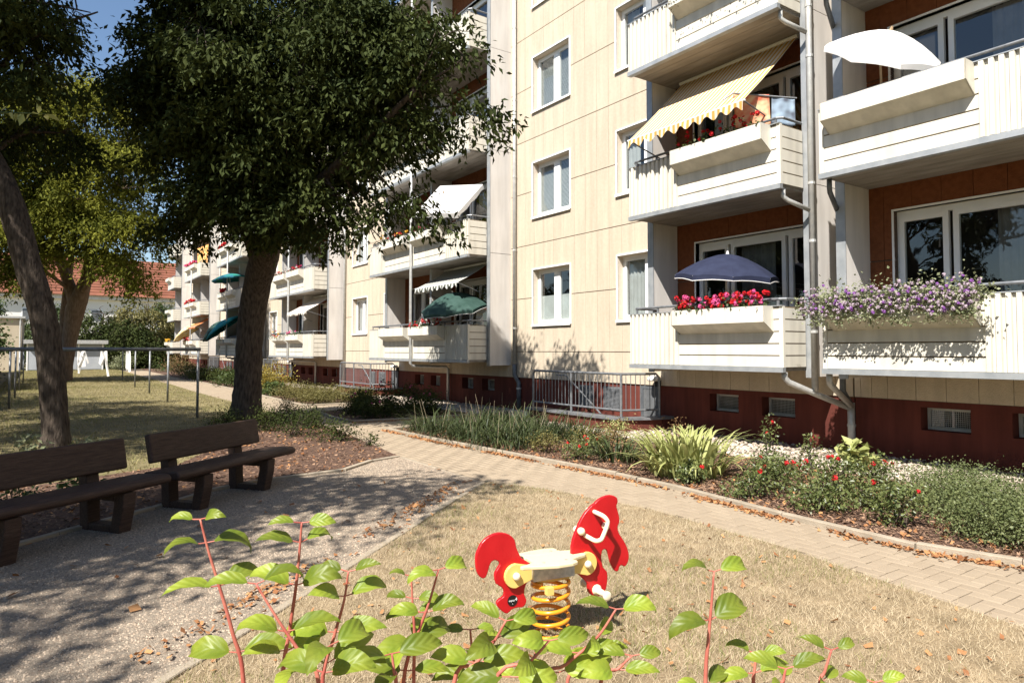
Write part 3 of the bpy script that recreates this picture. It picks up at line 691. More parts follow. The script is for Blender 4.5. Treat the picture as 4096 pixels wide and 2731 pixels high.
def block(bld, ya, yb, units, wins, part_budget, order_from):
    holes = [(a, b, ZB[k] + 1.0, ZB[k] + 2.42) for a, b in wins for k in range(4)]
    spans = []
    for y_in, s in units:
        a, b = (y_in, y_in + UW) if s > 0 else (y_in - UW, y_in); spans.append((a, b))
        ua, ub = (.33, 2.76) if s > 0 else (.39, 2.93)
        h0, h1 = sorted((y_in + s * ua, y_in + s * ub))
        holes += [(h0, h1, ZB[k] + .12, ZB[k] + 2.42) for k in range(4)]
    mb = MB(); hole_wall(mb, ya, yb, .88, EAVE, WX + .018, WX + .26, holes); mb.build('wall', 'joint', bld)
    cell = []
    for y_in, s in units:
        for ua, ub in ((.69, 1.34), (1.83, 2.49)):
            h0, h1 = sorted((y_in + s * ua, y_in + s * ub)); cell.append((h0, h1, .46, .79))
    mb = MB(); hole_wall(mb, ya, yb, -.2, .88, WX + .03, WX + .30, cell); mb.build('plinth', 'plinth', bld)
    for h in cell: cellar_window(bld, h[0], h[1])
    MB().box(WX + 1.0, WX + 1.1, ya + .05, yb - .05, -.1, EAVE - .1).build('dark_room_backing', 'unlit_room', bld)  # near-black sheet stands in for the darkness of unlit rooms behind the panes
    # facing panels
    seams = [ya] + [y for y in (14.652 - .407 * j for j in range(-140, 50)) if ya + .02 < y < yb - .02][::1] + [yb]; seams = sorted(seams)
    for a, b in spans: seams += [a, b]
    seams = sorted(set(seams)); cells = []
    for a, b in zip(seams, seams[1:]):
        if b - a < .03: continue
        lg = any(a >= p - 1e-3 and b <= q + 1e-3 for p, q in spans)
        for c, d in zip(JZ, JZ[1:]):
            if lg:
                if c < 1: cells.append((a, b, c, 1.33, 'beige_panel')); cells.append((a, b, 1.33, d, 'red_panel'))
                else: cells.append((a, b, c, d, 'red_panel'))
            else: cells.append((a, b, c, d, 'beige_panel'))
    cells.sort(key=lambda c: abs((c[0] + c[1]) / 2 - order_from) + (2.0 if c[4] == 'red_panel' else 0) + (30 if c[2] > 10.5 else 0))
    far = {'beige_panel': MB(), 'red_panel': MB()}; used = 0
    for a, b, c, d, m in cells:
        g, gz = .0035, .009
        rects = subtract((a + g, b - g, c + gz, d - gz), holes)
        rects = [r for r in rects if r[1] - r[0] > .01 and r[3] - r[2] > .01]
        if not rects: continue
        if used < part_budget: mb = MB()
        else: mb = far[m]
        for r in rects: mb.box(WX, WX + .02, *r)
        if used < part_budget: mb.build('facade_panel', m, bld); used += 1
    for m, mb in far.items():
        if mb.v: o = mb.build('far_facade_panels', m, bld); o['kind'] = 'stuff'
    # fins
    fins = sorted({round(v, 3) for y_in, s in units for v in (y_in, y_in + s * UW)})
    for y in fins:
        inner = [s for y_in, s in units if abs(y_in - y) < .01]
        double = len(inner) == 2
        outward = None
        if double: f0, f1 = y - .06, y + .06
        else:
            lowend = any(abs(p - y) < .01 for p, q in spans)
            f0, f1 = (y - .12, y + .02) if lowend else (y - .02, y + .12)
        zc = [1.20, 4.22, 7.02, 9.82, EAVE]
        for c, d in zip(zc, zc[1:]):
            MB().box(FINX, WX + .015, f0, f1, c + .006, d - .006).build('fin_panel', 'fin_white', bld)
        MB().box(FINX - .015, FINX - .001, f0 - .004, f1 + .004, 1.19, EAVE).build('fin_edge', 'fascia', bld)
    for y_in, s in units:
        dbl = len([1 for y2, s2 in units if abs(y2 - y_in) < .01]) == 2
        for k in range(4):
            balcony(bld, y_in, s, ZB[k], not dbl, True, True, k)
            door_unit(bld, y_in, s, ZB[k])
    # eaves and roof
    MB().box(FINX - .25, WX + .4, ya - .02, yb + .02, EAVE, EAVE + .12).build('eaves_board', 'fin_white', bld)
    MB().tube([(FINX - .33, ya, EAVE + .08), (FINX - .33, yb, EAVE + .08)], .07, 8).build('gutter', 'zinc', bld)
    rx = 15.6
    MB().prism([(FINX - .36, EAVE + .13), (rx, EAVE + 3.9), (21.4, EAVE + .13), (21.4, EAVE + .02 + .11), (FINX - .36, EAVE + .125)], lambda a, b, t: (a, t, b), ya - .15, yb + .15).build('roof', 'roof_tile', bld)
    MB().box(WX + 1.2, 20.9, ya + .01, yb - .01, -.2, EAVE).build('building_core', 'far_wall', bld)
    MB().box(WX + .27, WX + 1.25, yb - .25, yb - .006, -.2, EAVE).build('end_wall', 'beige_panel', bld)

b1 = thing('apartment_building', 'cream block section with corrugated balcony fronts at the right edge beside the drainpipe', 'building', (WX, 2.0, 0), 'apartment block sections')
block(b1, -4.0, 5.80, UNITS_1, [], 150, 4.5)
b2 = thing('apartment_building', 'long beige and cream apartment block with stacked white balconies running into the distance', 'building', (WX, 12.0, 0), 'apartment block sections')
block(b2, 5.82, 68.4, UNITS_2, WIN_2, 300, 11.0)
for i, (a, b) in enumerate(WIN_2):
    for k in range(4):
        if i == 1: kind = ('half', 'blind', 'blind', 'blind')[k]
        elif i == 0: kind = ('lace', 'open', 'open', 'open')[k]
        else: kind = ('open', 'lace', 'half', 'open')[(i + k) % 4]
        window(b2, a, b, ZB[k] + 1.0, ZB[k] + 2.42, kind)

# drainpipes
cl = lambda x, y, zs: [(x, y, z) for z in zs]
pipe(b2, [(WX - .07, 15.05, 12.9), (WX - .07, 15.05, 1.25)], .055, 'zinc', cl(WX - .07, 15.05, (2.2, 4.3, 6.3, 8.4, 10.4)))
pipe(b2, [(WX - .07, 15.05, 1.24), (WX - .07, 15.05, .95), (WX - .02, 14.92, .75), (WX - .02, 14.92, 0)], .062, 'dark_pipe', [(WX - .02, 14.92, .6)])
pipe(b2, [(FINX - .07, 6.0, 12.9), (FINX - .07, 6.0, .98)], .05, 'zinc', cl(FINX - .07, 6.0, (1.9, 3.3, 4.2, 6.2, 7.0, 9.0)))
pipe(b1, [(10.05, 5.72, 12.9), (10.05, 5.72, 1.0), (10.38, 5.79, .78)], .045, 'dark_pipe', cl(10.05, 5.72, (3.0, 5.6)))
for zb in ZB:
    if zb > 2:
        pipe(b2, [(FX + .14, 6.22, zb + .02), (FX + .14, 6.22, zb - .10), (FX + .2, 6.18, zb - .16), (FINX - .09, 6.02, zb - .30)], .036)
        pipe(b1, [(FX + .14, 5.47, zb + .02), (FX + .14, 5.47, zb - .10), (FX + .2, 5.50, zb - .16), (10.02, 5.70, zb - .42)], .036, 'dark_pipe')
pipe(b2, [(FX + .10, 6.22, 1.28), (FX + .10, 6.22, 1.20), (FX + .16, 6.19, 1.13), (FINX - .07, 6.0, .95), (10.38, 5.80, .72)], .046)
pipe(b1, [(FX + .10, 5.50, 1.28), (FX + .10, 5.50, 1.20), (FX + .16, 5.53, 1.13), (10.37, 5.77, .75)], .044)
pipe(b2, [(10.40, 5.79, .80), (10.40, 5.79, 0)], .055, 'zinc', [(10.40, 5.79, .45)])
for c in (18.68, 31.15, 43.6, 55.75):
    pipe(b2, [(FX - .07, c, 12.9), (FX - .07, c, 1.22), (FX, c, 1.14), (WX - .15, c - .02, 1.10), (WX - .08, c - .02, 1.02), (WX - .08, c - .02, 0)], .045, 'zinc', cl(FX - .07, c, (2.5, 5.3, 8.1)))
for y in (27.6, 40.0, 52.15): pipe(b2, [(WX - .07, y, 12.9), (WX - .07, y, 0)], .055)

# cellar stairs in front of the plinth
def cellar_stairs(yf, desc, full=True):
    y0, y1 = yf + .55, yf + 3.55; X = 9.5
    t = thing('cellar_stairs', f'red rendered cellar stair wall with slate coping {desc}', 'stair wall', (10.0, (y0 + y1) / 2, 0))
    pts = [(X, y1), (X, y0), (10.28, y0 - .28), (WX + .02, y0 - .28)]
    mb = MB()
    for (xa, yA), (xb, yB) in zip(pts, pts[1:]):
        d = Vector((xb - xa, yB - yA, 0)).normalized(); n_ = Vector((-d.y, d.x, 0)) * .11
        if n_.x < 0 and abs(d.x) < .01: n_ = -n_
        vs = [Vector((xa, yA, 0)) - n_, Vector((xb, yB, 0)) - n_, Vector((xb, yB, 0)) + n_, Vector((xa, yA, 0)) + n_]
        mb.add([(v.x, v.y, z) for z in (-.1, .235) for v in vs], [(0, 1, 2, 3), (4, 5, 6, 7), (0, 1, 5, 4), (1, 2, 6, 5), (2, 3, 7, 6), (3, 0, 4, 7)])
    mb.build('low_wall', 'plinth', t)
    mb = MB(); c0 = [(X - .16, y1 + .05), (X - .16, y0 - .10), (10.2, y0 - .44), (WX + .02, y0 - .44), (WX + .02, y0 - .18), (10.3, y0 - .17), (X + .16, y0 + .06), (X + .16, y1 + .05)]
    mb.prism(c0, lambda a, b, q: (a, b, q), .236, .285).build('coping', 'slate', t)
    top, bot = 1.14, .42
    fr = MB().tube([(X, y1 - .06, .285), (X, y1 - .06, top - .08), (X, y1 - .12, top), (X, y0, top), (10.2, y0 - .27, top), (10.27, y0 - .29, top - .07), (10.27, y0 - .29, .285)], .026, 8)
    fr.rod((X, y1 - .07, bot), (X, y0, bot), .02).rod((X, y0, bot), (10.27, y0 - .29, bot), .02)
    fr.rod((X, y0, .285), (X, y0, top), .026).rod((X, (y0 + y1) / 2 + .05, .285), (X, (y0 + y1) / 2 + .05, top), .026)
    r = fr.build('railing', 'steel', t)
    bar = cached('bar', lambda: MB().tube([(0, 0, bot), (0, 0, top)], .0075, 6).mesh('bar', 'steel'))
    for i in range(1, 25):
        y = y1 - .07 - (y1 - y0 - .07) * i / 25
        if abs(y - (y0 + y1) / 2 - .05) > .03: place('bar', bar, r, (X, y, 0))
    for i in range(1, 8):
        f = i / 8; place('bar', bar, r, (X + .77 * f, y0 - .29 * f, 0))
    MB().tube([(X + .75, y1, 1.02), (X + .75, y1 - .35, 1.02), (X + .75, y1 - 1.2, .45), (X + .75, y1 - 1.8, .05)], .02, 8).build('handrail', 'steel', t)
    for a, b in ((2.55, 3.05), (1.65, 2.2)):
        lv = MB().box(WX - .002, WX + .026, yf + a, yf + b, .30, .80).build('louvre_shutter', 'louvre', t)
        sl_ = cached(('slat', round(b - a, 2)), lambda: MB().add([(WX - .004, .02, 0), (WX - .004, b - a - .02, 0), (WX - .02, b - a - .02, -.016), (WX - .02, .02, -.016), ], [(0, 1, 2, 3)]).mesh('slat', 'louvre'))
        for j in range(16): place('slat', sl_, lv, (0, yf + a, .335 + j * .029))
    dr = MB().box(WX - .004, WX + .027, yf + .52, yf + .60, .05, .86).box(WX - .004, WX + .027, yf + .95, yf + 1.02, .05, .86).box(WX - .004, WX + .027, yf + .60, yf + .95, .80, .86).build('cellar_door', 'dark_pipe', t)
    MB().box(WX + .005, WX + .027, yf + .601, yf + .949, .05, .799).build('door_leaf', 'louvre', dr)
    l = thing('wall_lamp', f'white domed wall lamp above the cellar stairs {desc}', 'lamp', (WX - .12, yf + .5, 1.0))
    MB().box(WX - .06, WX, -.06 + yf + .5, yf + .56, .86, 1.0).build('bracket', 'black_metal', l)
    pr = [(0.02, 1.10), (.09, 1.085), (.13, 1.05), (.14, 1.0), (.12, .985), (0.02, .98)]
    mb = MB(); n_ = 14
    mb.add([(WX - .145 + r_ * math.cos(6.283 * j / n_), yf + .5 + r_ * math.sin(6.283 * j / n_), z) for r_, z in pr for j in range(n_)],
           [(i * n_ + j, i * n_ + (j + 1) % n_, (i + 1) * n_ + (j + 1) % n_, (i + 1) * n_ + j) for i in range(len(pr) - 1) for j in range(n_)] + [tuple(range(n_)), tuple(range((len(pr) - 1) * n_, len(pr) * n_))])
    mb.build('lamp_shade', 'lamp_white', l, smooth=True)
cellar_stairs(9.42, 'below the two window columns')
cellar_stairs(21.95, 'beyond the rose bed')
cellar_stairs(34.42, 'just past the yellow bush')
cellar_stairs(46.9, 'at the far balconies')

# ------------------------------------------------------------------ trees
FWH = Vector((math.sin(YAW), math.cos(YAW), 0))
def smooth_path(pts, sub=4):
    P = [Vector(p[0]) for p in pts]; R = [p[1] for p in pts]; out = []; rad = []
    for i in range(len(P) - 1):
        p0, p1, p2, p3 = P[max(i - 1, 0)], P[i], P[i + 1], P[min(i + 2, len(P) - 1)]
        for j in range(sub):
            t = j / sub
            out.append(0.5 * (2 * p1 + (p2 - p0) * t + (2 * p0 - 5 * p1 + 4 * p2 - p3) * t * t + (3 * p1 - p0 - 3 * p2 + p3) * t ** 3)); rad.append(R[i] * (1 - t) + R[i + 1] * t)
    return out + [P[-1]], rad + [R[-1]]
def tree(name, label, trunks, blobs, clusters, per, size, lm, bark, spread=0.30, group=None, droop=0.7, limb_r=0.07, jit=0.10, wid=0.42, pad_n=24):
    base = Vector(trunks[0][0][0]); t = thing(name, label, 'tree', (base.x, base.y, 0), group)
    mb = MB(); limb_pts = []
    for tr in trunks:
        p, r = smooth_path(tr); mb.tube(p, r, 14, True, jit); limb_pts += [(q, a) for q, a in zip(p, r) if q.z > 2.2]
    mb.build('trunk', bark, t, smooth=True)
    br = MB(); samples = []
    vol = np.array([b[1] * b[2] * b[3] for b in blobs]) ** 0.67; vol /= vol.sum()
    for b, v in zip(blobs, vol):
        c = b[0]
        for i in range(max(2, int(v * 40))):
            q = np.random.default_rng(i + int(c.x * 100) % 1000).normal(size=3); q = q / np.linalg.norm(q) * 0.75
            end = c + RT * float(b[1] * q[0]) + FWH * float(b[2] * q[1]) + Vector((0, 0, float(b[3] * q[2])))
            st = min(limb_pts, key=lambda a: (a[0] - end).length * (1.6 if a[0].z > end.z else 1.0) + random.random() * .6)
            p0 = st[0]; mid = p0.lerp(end, .5) + Vector((random.gauss(0, .2), random.gauss(0, .2), (end - p0).length * .14))
            r0 = min(limb_r, st[1] * .7) * random.uniform(.5, 1.0)
            pp, rr = smooth_path([(p0, r0), (mid, r0 * .6), (end, r0 * .2)], 4); br.tube(pp, rr, 6, False); samples += pp[2:]
    S = np.array([tuple(s_) for s_ in samples]); CC = []; LV = []; LF = []
    # boughs: flat drooping pads of foliage spread through the crown, with gaps between them
    OO = []; npad = max(12, clusters // pad_n); pads = []
    for i in rng.choice(len(blobs), npad, p=vol):
        b = blobs[i]; q = rng.normal(size=3); q = q / np.linalg.norm(q) * rng.random() ** (1 / 2.6) * (1.15 if rng.random() < .15 else .95)
        o_ = RT * float(b[1] * q[0]) + FWH * float(b[2] * q[1]) + Vector((0, 0, float(b[3] * q[2]))); pads.append((b[0] + o_, o_.normalized(), spread * rng.uniform(2.0, 4.4)))
    for i in rng.integers(0, npad, clusters):
        c_, n_, r_ = pads[i]; q = rng.normal(size=3); q = q / np.linalg.norm(q) * rng.random() ** .45; h_ = math.hypot(q[0], q[1])
        CC.append((c_.x + q[0] * r_, c_.y + q[1] * r_, c_.z + q[2] * r_ * .32 - h_ * h_ * r_ * .45))
        OO.append((q[0] + n_.x * .5 + rng.normal() * .3, q[1] + n_.y * .5 + rng.normal() * .3, -.35 + rng.normal() * .25))
    CC = np.array(CC); OO = unit(np.array(OO)) * (spread * rng.uniform(1.4, 3.2, clusters))[:, None]
    for c in CC[:: max(1, len(CC) // 420)]:
        s_ = S[np.argmin(((S - c) ** 2).sum(1))]; v = Vector(s_); e = Vector(c)
        if (v - e).length < 3: br.tube([v, v.lerp(e, .5) + Vector((0, 0, .12)), e + Vector((0, 0, -.15))], [.014, .010, .005], 4, False)
    br.build('branches', bark, t, smooth=True)
    n = clusters * per
    tt = rng.random(n)[:, None]; ax_ = np.repeat(OO, per, 0)       # each spray: leaves along a drooping twig
    off = rng.normal(size=(n, 3)) * spread * (.30 + .35 * (1 - np.abs(tt * 2 - 1)))
    P = np.repeat(CC, per, 0) + ax_ * (tt - .3) + off; P[:, 2:] -= spread * 1.5 * tt ** 2; out = unit(ax_) * .55
    V, F = leaves(P, size, droop, wid, 0.10, out)
    o = place('crown', np_mesh('crown', V, F, lm), t)
    return t
def blob(x, y, rx, ry, z, depth=None):
    s_ = z / 1567.6; return (at(x, y, z), rx * s_, (depth if depth else max(rx, ry) * s_ * .8), ry * s_)
Z1 = 15.0
tp = lambda x, y, z, wd: (at(x, y, z), wd * z / 1567.6 / 2)
g0 = at(565, 972, 15.05); g0.z = -.1
main_trunk = [(g0, .50), (at(565, 955, Z1), .36)] + [tp(*a) for a in ((567, 920, Z1, 64), (570, 860, Z1, 60), (573, 800, Z1, 59), (580, 710, Z1, 60), (598, 625, 14.8, 62), (622, 545, 14.4, 58), (640, 480, 14.0, 48), (665, 380, 13.5, 42), (690, 250, 13, 36), (705, 100, 12.6, 28), (700, 0, 12.4, 18), (690, -80, 12.2, 8))]
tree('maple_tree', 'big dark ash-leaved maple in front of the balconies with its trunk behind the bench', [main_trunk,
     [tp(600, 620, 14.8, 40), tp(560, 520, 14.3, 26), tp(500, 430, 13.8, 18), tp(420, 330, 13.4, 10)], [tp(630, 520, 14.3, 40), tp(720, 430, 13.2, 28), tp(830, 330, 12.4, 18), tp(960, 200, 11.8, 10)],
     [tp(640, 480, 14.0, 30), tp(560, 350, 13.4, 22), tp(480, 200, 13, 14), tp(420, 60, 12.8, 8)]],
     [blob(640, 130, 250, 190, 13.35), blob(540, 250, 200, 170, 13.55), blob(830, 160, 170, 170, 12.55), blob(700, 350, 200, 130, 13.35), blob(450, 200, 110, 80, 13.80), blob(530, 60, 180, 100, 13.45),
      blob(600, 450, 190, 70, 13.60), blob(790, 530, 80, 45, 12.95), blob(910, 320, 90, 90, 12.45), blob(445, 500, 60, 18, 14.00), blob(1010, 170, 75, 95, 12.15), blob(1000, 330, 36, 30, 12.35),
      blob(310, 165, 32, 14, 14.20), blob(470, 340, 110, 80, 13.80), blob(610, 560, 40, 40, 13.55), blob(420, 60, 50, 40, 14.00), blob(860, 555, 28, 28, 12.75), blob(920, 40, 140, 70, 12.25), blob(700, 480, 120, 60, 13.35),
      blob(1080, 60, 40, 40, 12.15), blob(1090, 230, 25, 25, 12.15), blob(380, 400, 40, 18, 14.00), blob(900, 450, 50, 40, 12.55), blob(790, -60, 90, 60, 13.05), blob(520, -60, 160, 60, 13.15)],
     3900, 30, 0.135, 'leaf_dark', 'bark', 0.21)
g1 = at(128, 1027, 11.42); g1.z = -.1
Z2 = 11.4
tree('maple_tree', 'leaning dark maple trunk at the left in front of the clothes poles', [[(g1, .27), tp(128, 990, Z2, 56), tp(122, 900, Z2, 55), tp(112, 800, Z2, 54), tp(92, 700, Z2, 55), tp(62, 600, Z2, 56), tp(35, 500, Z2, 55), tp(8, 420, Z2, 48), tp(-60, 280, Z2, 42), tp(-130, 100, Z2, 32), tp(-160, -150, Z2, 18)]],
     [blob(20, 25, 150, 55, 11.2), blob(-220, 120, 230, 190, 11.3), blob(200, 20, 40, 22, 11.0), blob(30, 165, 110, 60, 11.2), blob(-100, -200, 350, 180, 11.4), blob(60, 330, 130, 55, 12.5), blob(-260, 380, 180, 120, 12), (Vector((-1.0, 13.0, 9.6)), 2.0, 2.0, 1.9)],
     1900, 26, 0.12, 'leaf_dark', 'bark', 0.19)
Z3 = 36.0; ZC = 33.0; g3 = at(150, 874, Z3); g3.z = -.1
tree('maple_tree', 'sunlit yellow-green maple with a forked pale trunk at the end of the lawn', [[(g3, .36), tp(153, 840, Z3, 26), tp(160, 780, Z3, 30), tp(172, 715, Z3, 40), tp(180, 690, Z3, 40), tp(198, 640, Z3, 24), tp(206, 590, Z3, 20), tp(225, 500, Z3 - 1, 14), tp(230, 380, ZC, 8)],
     [tp(176, 705, Z3, 30), tp(160, 655, Z3, 24), tp(143, 610, Z3, 20), tp(125, 540, Z3, 15), tp(110, 400, ZC, 9)], [tp(150, 830, Z3 + 1, 22), tp(150, 720, Z3 + 1, 22), tp(160, 620, Z3 + 1, 14), tp(180, 450, Z3 - 1, 8)]],
     [blob(160, 320, 180, 150, ZC), blob(50, 420, 140, 190, ZC), blob(300, 420, 75, 110, ZC), blob(230, 500, 120, 75, ZC), blob(120, 190, 85, 60, ZC), blob(330, 540, 35, 45, ZC), blob(60, 590, 90, 45, ZC), blob(300, 620, 55, 32, ZC), blob(-80, 400, 150, 250, ZC), blob(320, 350, 50, 50, ZC)],
     4200, 28, 0.20, 'leaf_yellowgreen', 'bark_pale', 0.36, droop=0.5, limb_r=.13)
def off_tree(x, y, h, blobs, label, cl_, sz=.17):
    tree('maple_tree', label, [[(Vector((x, y, -.1)), .26), (Vector((x, y, 1.5)), .2), (Vector((x + .2, y + .1, 4)), .17), (Vector((x + .3, y + .3, h)), .05)]],
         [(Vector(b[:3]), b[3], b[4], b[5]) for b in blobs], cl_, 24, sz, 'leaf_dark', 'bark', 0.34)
off_tree(-4.6, 5.2, 9, [(-5.2, 5.2, 8.0, 1.1, .8, 1.0), (-3.4, 4.7, 7.8, 1.0, .6, .8), (-2.2, 5.3, 7.6, .8, .5, .6), (-7.0, 3.4, 8.2, .8, .8, .7), (-6.3, 1.6, 8.0, .7, .6, .5), (-5.9, 3.6, 8.0, .7, .5, .6)], 'tall maple just outside the left edge that shades the benches', 620)
off_tree(-6.0, 12.5, 11, [(-5.6, 13, 9.0, 3.0, 2.6, 2.4), (-5.5, 10, 8.0, 2.0, 1.8, 1.6), (-3.6, 13.8, 8, 1.9, 1.9, 1.6), (-4.2, 17, 8.4, 2.0, 2.0, 1.8)], 'maple beyond the left edge that shades the near lawn', 900)
off_tree(-7.0, 22.5, 12, [(-6.5, 22, 8.5, 2.6, 2.6, 2.4), (-8.5, 26, 8.5, 2.6, 2.6, 2.4)], 'maple beyond the left edge beside the clothes poles', 700)
for i, (x, y) in enumerate([(-13, -7), (-14.5, 1), (-14, 9), (-15, 17), (-14, 26), (-13, 36), (-4, -16), (5, -18)]):  # unseen tree row, added to block low sky light and deepen the shade
    off_tree(x, y, 11, [(x, y, 7, 3.8, 3.6, 3.6), (x + 1, y + 3, 5.5, 3.2, 3.2, 3.0), (x, y - 2, 10, 2.6, 2.6, 2.4), (x, y, 3, 3.4, 3.4, 2.0)], ['first', 'second', 'third', 'fourth', 'fifth', 'sixth', 'seventh', 'eighth'][i] + ' tree added out of view to dim the sky light, counted along the row', 520, .34)
# lit low branch reaching in from the left
tb = thing('maple_branch', 'pale green leafy twig reaching in at the left edge of the picture', 'branch', at(-160, 250, 5.0))
p = [at(-160, 250, 5.0), at(0, 259, 5.0), at(105, 262, 5.0)]
MB().tube(p, [.012, .008, .003], 6).build('twig', 'leaf_mid', tb)
pts = []
for i in range(11):
    q = p[0].lerp(p[2], .35 + .65 * i / 10); pts += [tuple(q)] * 2
V, F = leaves(np.array(pts), 0.085, 0.25, .45, .1); place('foliage', np_mesh('foliage', V, F, 'leaf_lime'), tb)

# ------------------------------------------------------------------ shrubs and bed plants
def shrub(name, label, cat, x, y, rx, ry, h, n, size, m, blooms=None, nb=0, group=None, stems=7, lumps=None, droop=0.15, z0=0.02):
    t = thing(name, label, cat, (x, y, 0), group); k = lumps or max(10, n // 40)
    q = rng.normal(size=(k, 3)); q = unit(q) * (rng.random((k, 1)) ** 0.4); q[:, 2] = np.abs(q[:, 2])
    c = np.stack([x + q[:, 0] * rx * .85, y + q[:, 1] * ry * .85, z0 + h * (.12 + .75 * q[:, 2])], 1)
    i = rng.integers(0, k, n); sp = min(rx, ry) * .22
    P = c[i] + rng.normal(size=(n, 3)) * np.array([sp, sp, h * .12]); P[:, 2] = np.maximum(P[:, 2], .02)
    V, F = leaves(P, size, droop, .55, .1); place('foliage', np_mesh('foliage', V, F, m), t)
    mb = MB()
    for j in range(stems):
        e = Vector(c[rng.integers(0, k)]); a = Vector((x + random.gauss(0, rx * .15), y + random.gauss(0, ry * .15), 0.0)); mb.tube([a, a.lerp(e, .5) + Vector((0, 0, .05)), e], [.007, .006, .003], 5, False)
    mb.build('stems', 'bark', t)
    if blooms:
        top = c[np.argsort(-c[:, 2])][: max(4, nb * 2)]
        for j in range(nb):
            p = top[rng.integers(0, len(top))] + np.array([random.gauss(0, rx * .15), random.gauss(0, ry * .15), random.uniform(0.0, .07)])
            o = place('bloom', bloom(blooms[j % len(blooms)], .028), t, p); o.rotation_euler = (random.uniform(0, 3), random.uniform(0, 3), 0); o.scale = (random.uniform(.7, 1.2),) * 3
    return t
def bloom(m, r):
    def mk():
        mb = MB(); n = 16; rr = np.random.default_rng(3).normal(size=(n, 3)); rr /= np.linalg.norm(rr, axis=1)[:, None]
        for v in rr:
            v = Vector(v); a = v.orthogonal().normalized(); b = v.cross(a); c = v * r * .75
            mb.add([c + a * r * .5, c + b * r * .5 + v * r * .2, c - a * r * .5, c - b * r * .5 + v * r * .2], [(0, 1, 2), (0, 2, 3)])
        return mb.mesh('bloom', m)
    return cached(('bloom', m, r), mk)
def strap(name, label, cat, x, y, spread, n, L, wd, m, parts=False, group=None, spikes=0, up=1.0):
    t = thing(name, label, cat, (x, y, 0), group)
    def leafmesh(seed, mb=None, T=None):
        r = random.Random(seed); l = L * r.uniform(.55, 1.1); bend = r.uniform(.35, 1.5) / up; w0 = wd * r.uniform(.7, 1.2); mb = mb or MB(); vs = []; k = 6
        x_, z_, an = 0.0, 0.0, math.pi / 2 - r.uniform(.05, .75)
        for i in range(k + 1):
            f = i / k; ww = w0 * (1 - f ** 2.2) * (.6 + .4 * min(1, f * 4)) + .0008
            vs += [(x_, -ww / 2, z_ + ww * .12), (x_, ww / 2, z_ + ww * .12)]; x_ += math.cos(an) * l / k; z_ += math.sin(an) * l / k; an -= bend / k * (1 + f * 1.6)
        vs = [Vector((a, b, max(c, .015))) for a, b, c in vs]
        if T is not None: vs = [T @ v for v in vs]
        return mb.add(vs, [(2 * i, 2 * i + 1, 2 * i + 3, 2 * i + 2) for i in range(k)])
    if parts:
        ms = [leafmesh(s_).mesh('leaf', m, True) for s_ in range(14)]
    big_ = MB()
    for i in range(n):
        a = random.uniform(0, 6.283); d = random.random() ** .6 * spread; px, py = x + math.cos(a) * d, y + math.sin(a) * d; az = a + random.gauss(0, .7)
        if parts:
            o = place('leaf', random.choice(ms), t, (px, py, 0)); o.rotation_euler = (0, 0, az)
        else: leafmesh(random.randrange(9999), big_, Matrix.Translation((px, py, 0)) @ Matrix.Rotation(az, 4, 'Z'))
    if not parts: big_.build('foliage', m, t)
    if spikes:
        mb = MB()
        for i in range(spikes):
            a = random.uniform(0, 6.283); d = random.random() * spread; p0 = Vector((x + math.cos(a) * d, y + math.sin(a) * d, 0)); e = p0 + Vector((random.gauss(0, .15), random.gauss(0, .15), L * random.uniform(.7, 1.0)))
            mb.tube([p0, e], [.003, .0018], 4, False)
        mb.build('seed_stalks', 'grass_dry', t)
    return t
strap('iris_clump', 'pale lime-green clump of sword-shaped iris leaves in the bed', 'iris', 6.9, 6.05, (.46), 210, .92, .058, 'leaf_lime', True, None, 0, 1.0)
strap('daylily_clump', 'dark green strap-leaved daylily just past the lime iris clump', 'daylily', 6.95, 7.35, .33, 110, .55, .026, 'leaf_strap')
DL = ['at the kerb, nearest of the mass', 'at the kerb, second of the mass', 'at the kerb, third along the path', 'at the kerb corner by the side path', 'in the middle row nearest the iris', 'in the middle row, second from the iris', 'in the middle row by the side path', 'in the back row before the stair coping', 'in the back row, middle of three', 'in the back row by the side path', 'in the back row nearest the dry shrubs']
GR = 'daylily clumps massed by the cellar stairs'
for i, (x, y, s_) in enumerate([(6.45, 9.5, .5), (6.35, 10.4, .5), (6.4, 11.3, .5), (6.45, 12.2, .45), (7.2, 9.9, .5), (7.25, 10.9, .5), (7.3, 11.9, .5), (8.0, 10.4, .45), (8.1, 11.4, .45), (8.0, 12.3, .4), (7.9, 9.4, .4)]):
    strap('daylily_clump', 'dark grassy daylily clump ' + DL[i], 'daylily', x, y, s_, 200, .74, .018, 'leaf_strap', False, GR, 3, .50)
RB = [(6.42, 4.75, .38, .42, 'low rose bush nearest the lime iris clump', 3), (6.95, 4.75, .5, .5, 'spreading rose bush behind the low one, dotted with red blooms', 6), (6.5, 3.95, .45, .42, 'rose bush at the path kerb midway along the bed', 2),
      (7.35, 4.25, .5, .55, 'rose bush with a cluster of bright red blooms before the drainpipe', 9), (6.48, 3.2, .34, .5, 'yellowish rose bush nearest the kerb bend', 1), (7.9, 4.1, .4, .5, 'rose bush with big red blooms beside the evergreen groundcover', 9), (6.5, 5.65, .28, .3, 'small glossy rose at the foot of the iris clump', 1),
      (7.55, 5.2, .4, .4, 'rose bush in the middle of the bed behind the others', 3), (7.05, 3.7, .36, .42, 'leafy rose between the kerb and the evergreen groundcover', 1)]
for x, y, r_, h, lab, nb in RB:
    r_ *= .84; h *= .92; shrub('rose_bush', lab, 'rose bush', x, y, r_, r_, h, 1300 if r_ > .35 else 800, .042, 'leaf_rose', ['bloom_red'], max(1, int(nb * .6)), 'rose bushes along the path', 10)
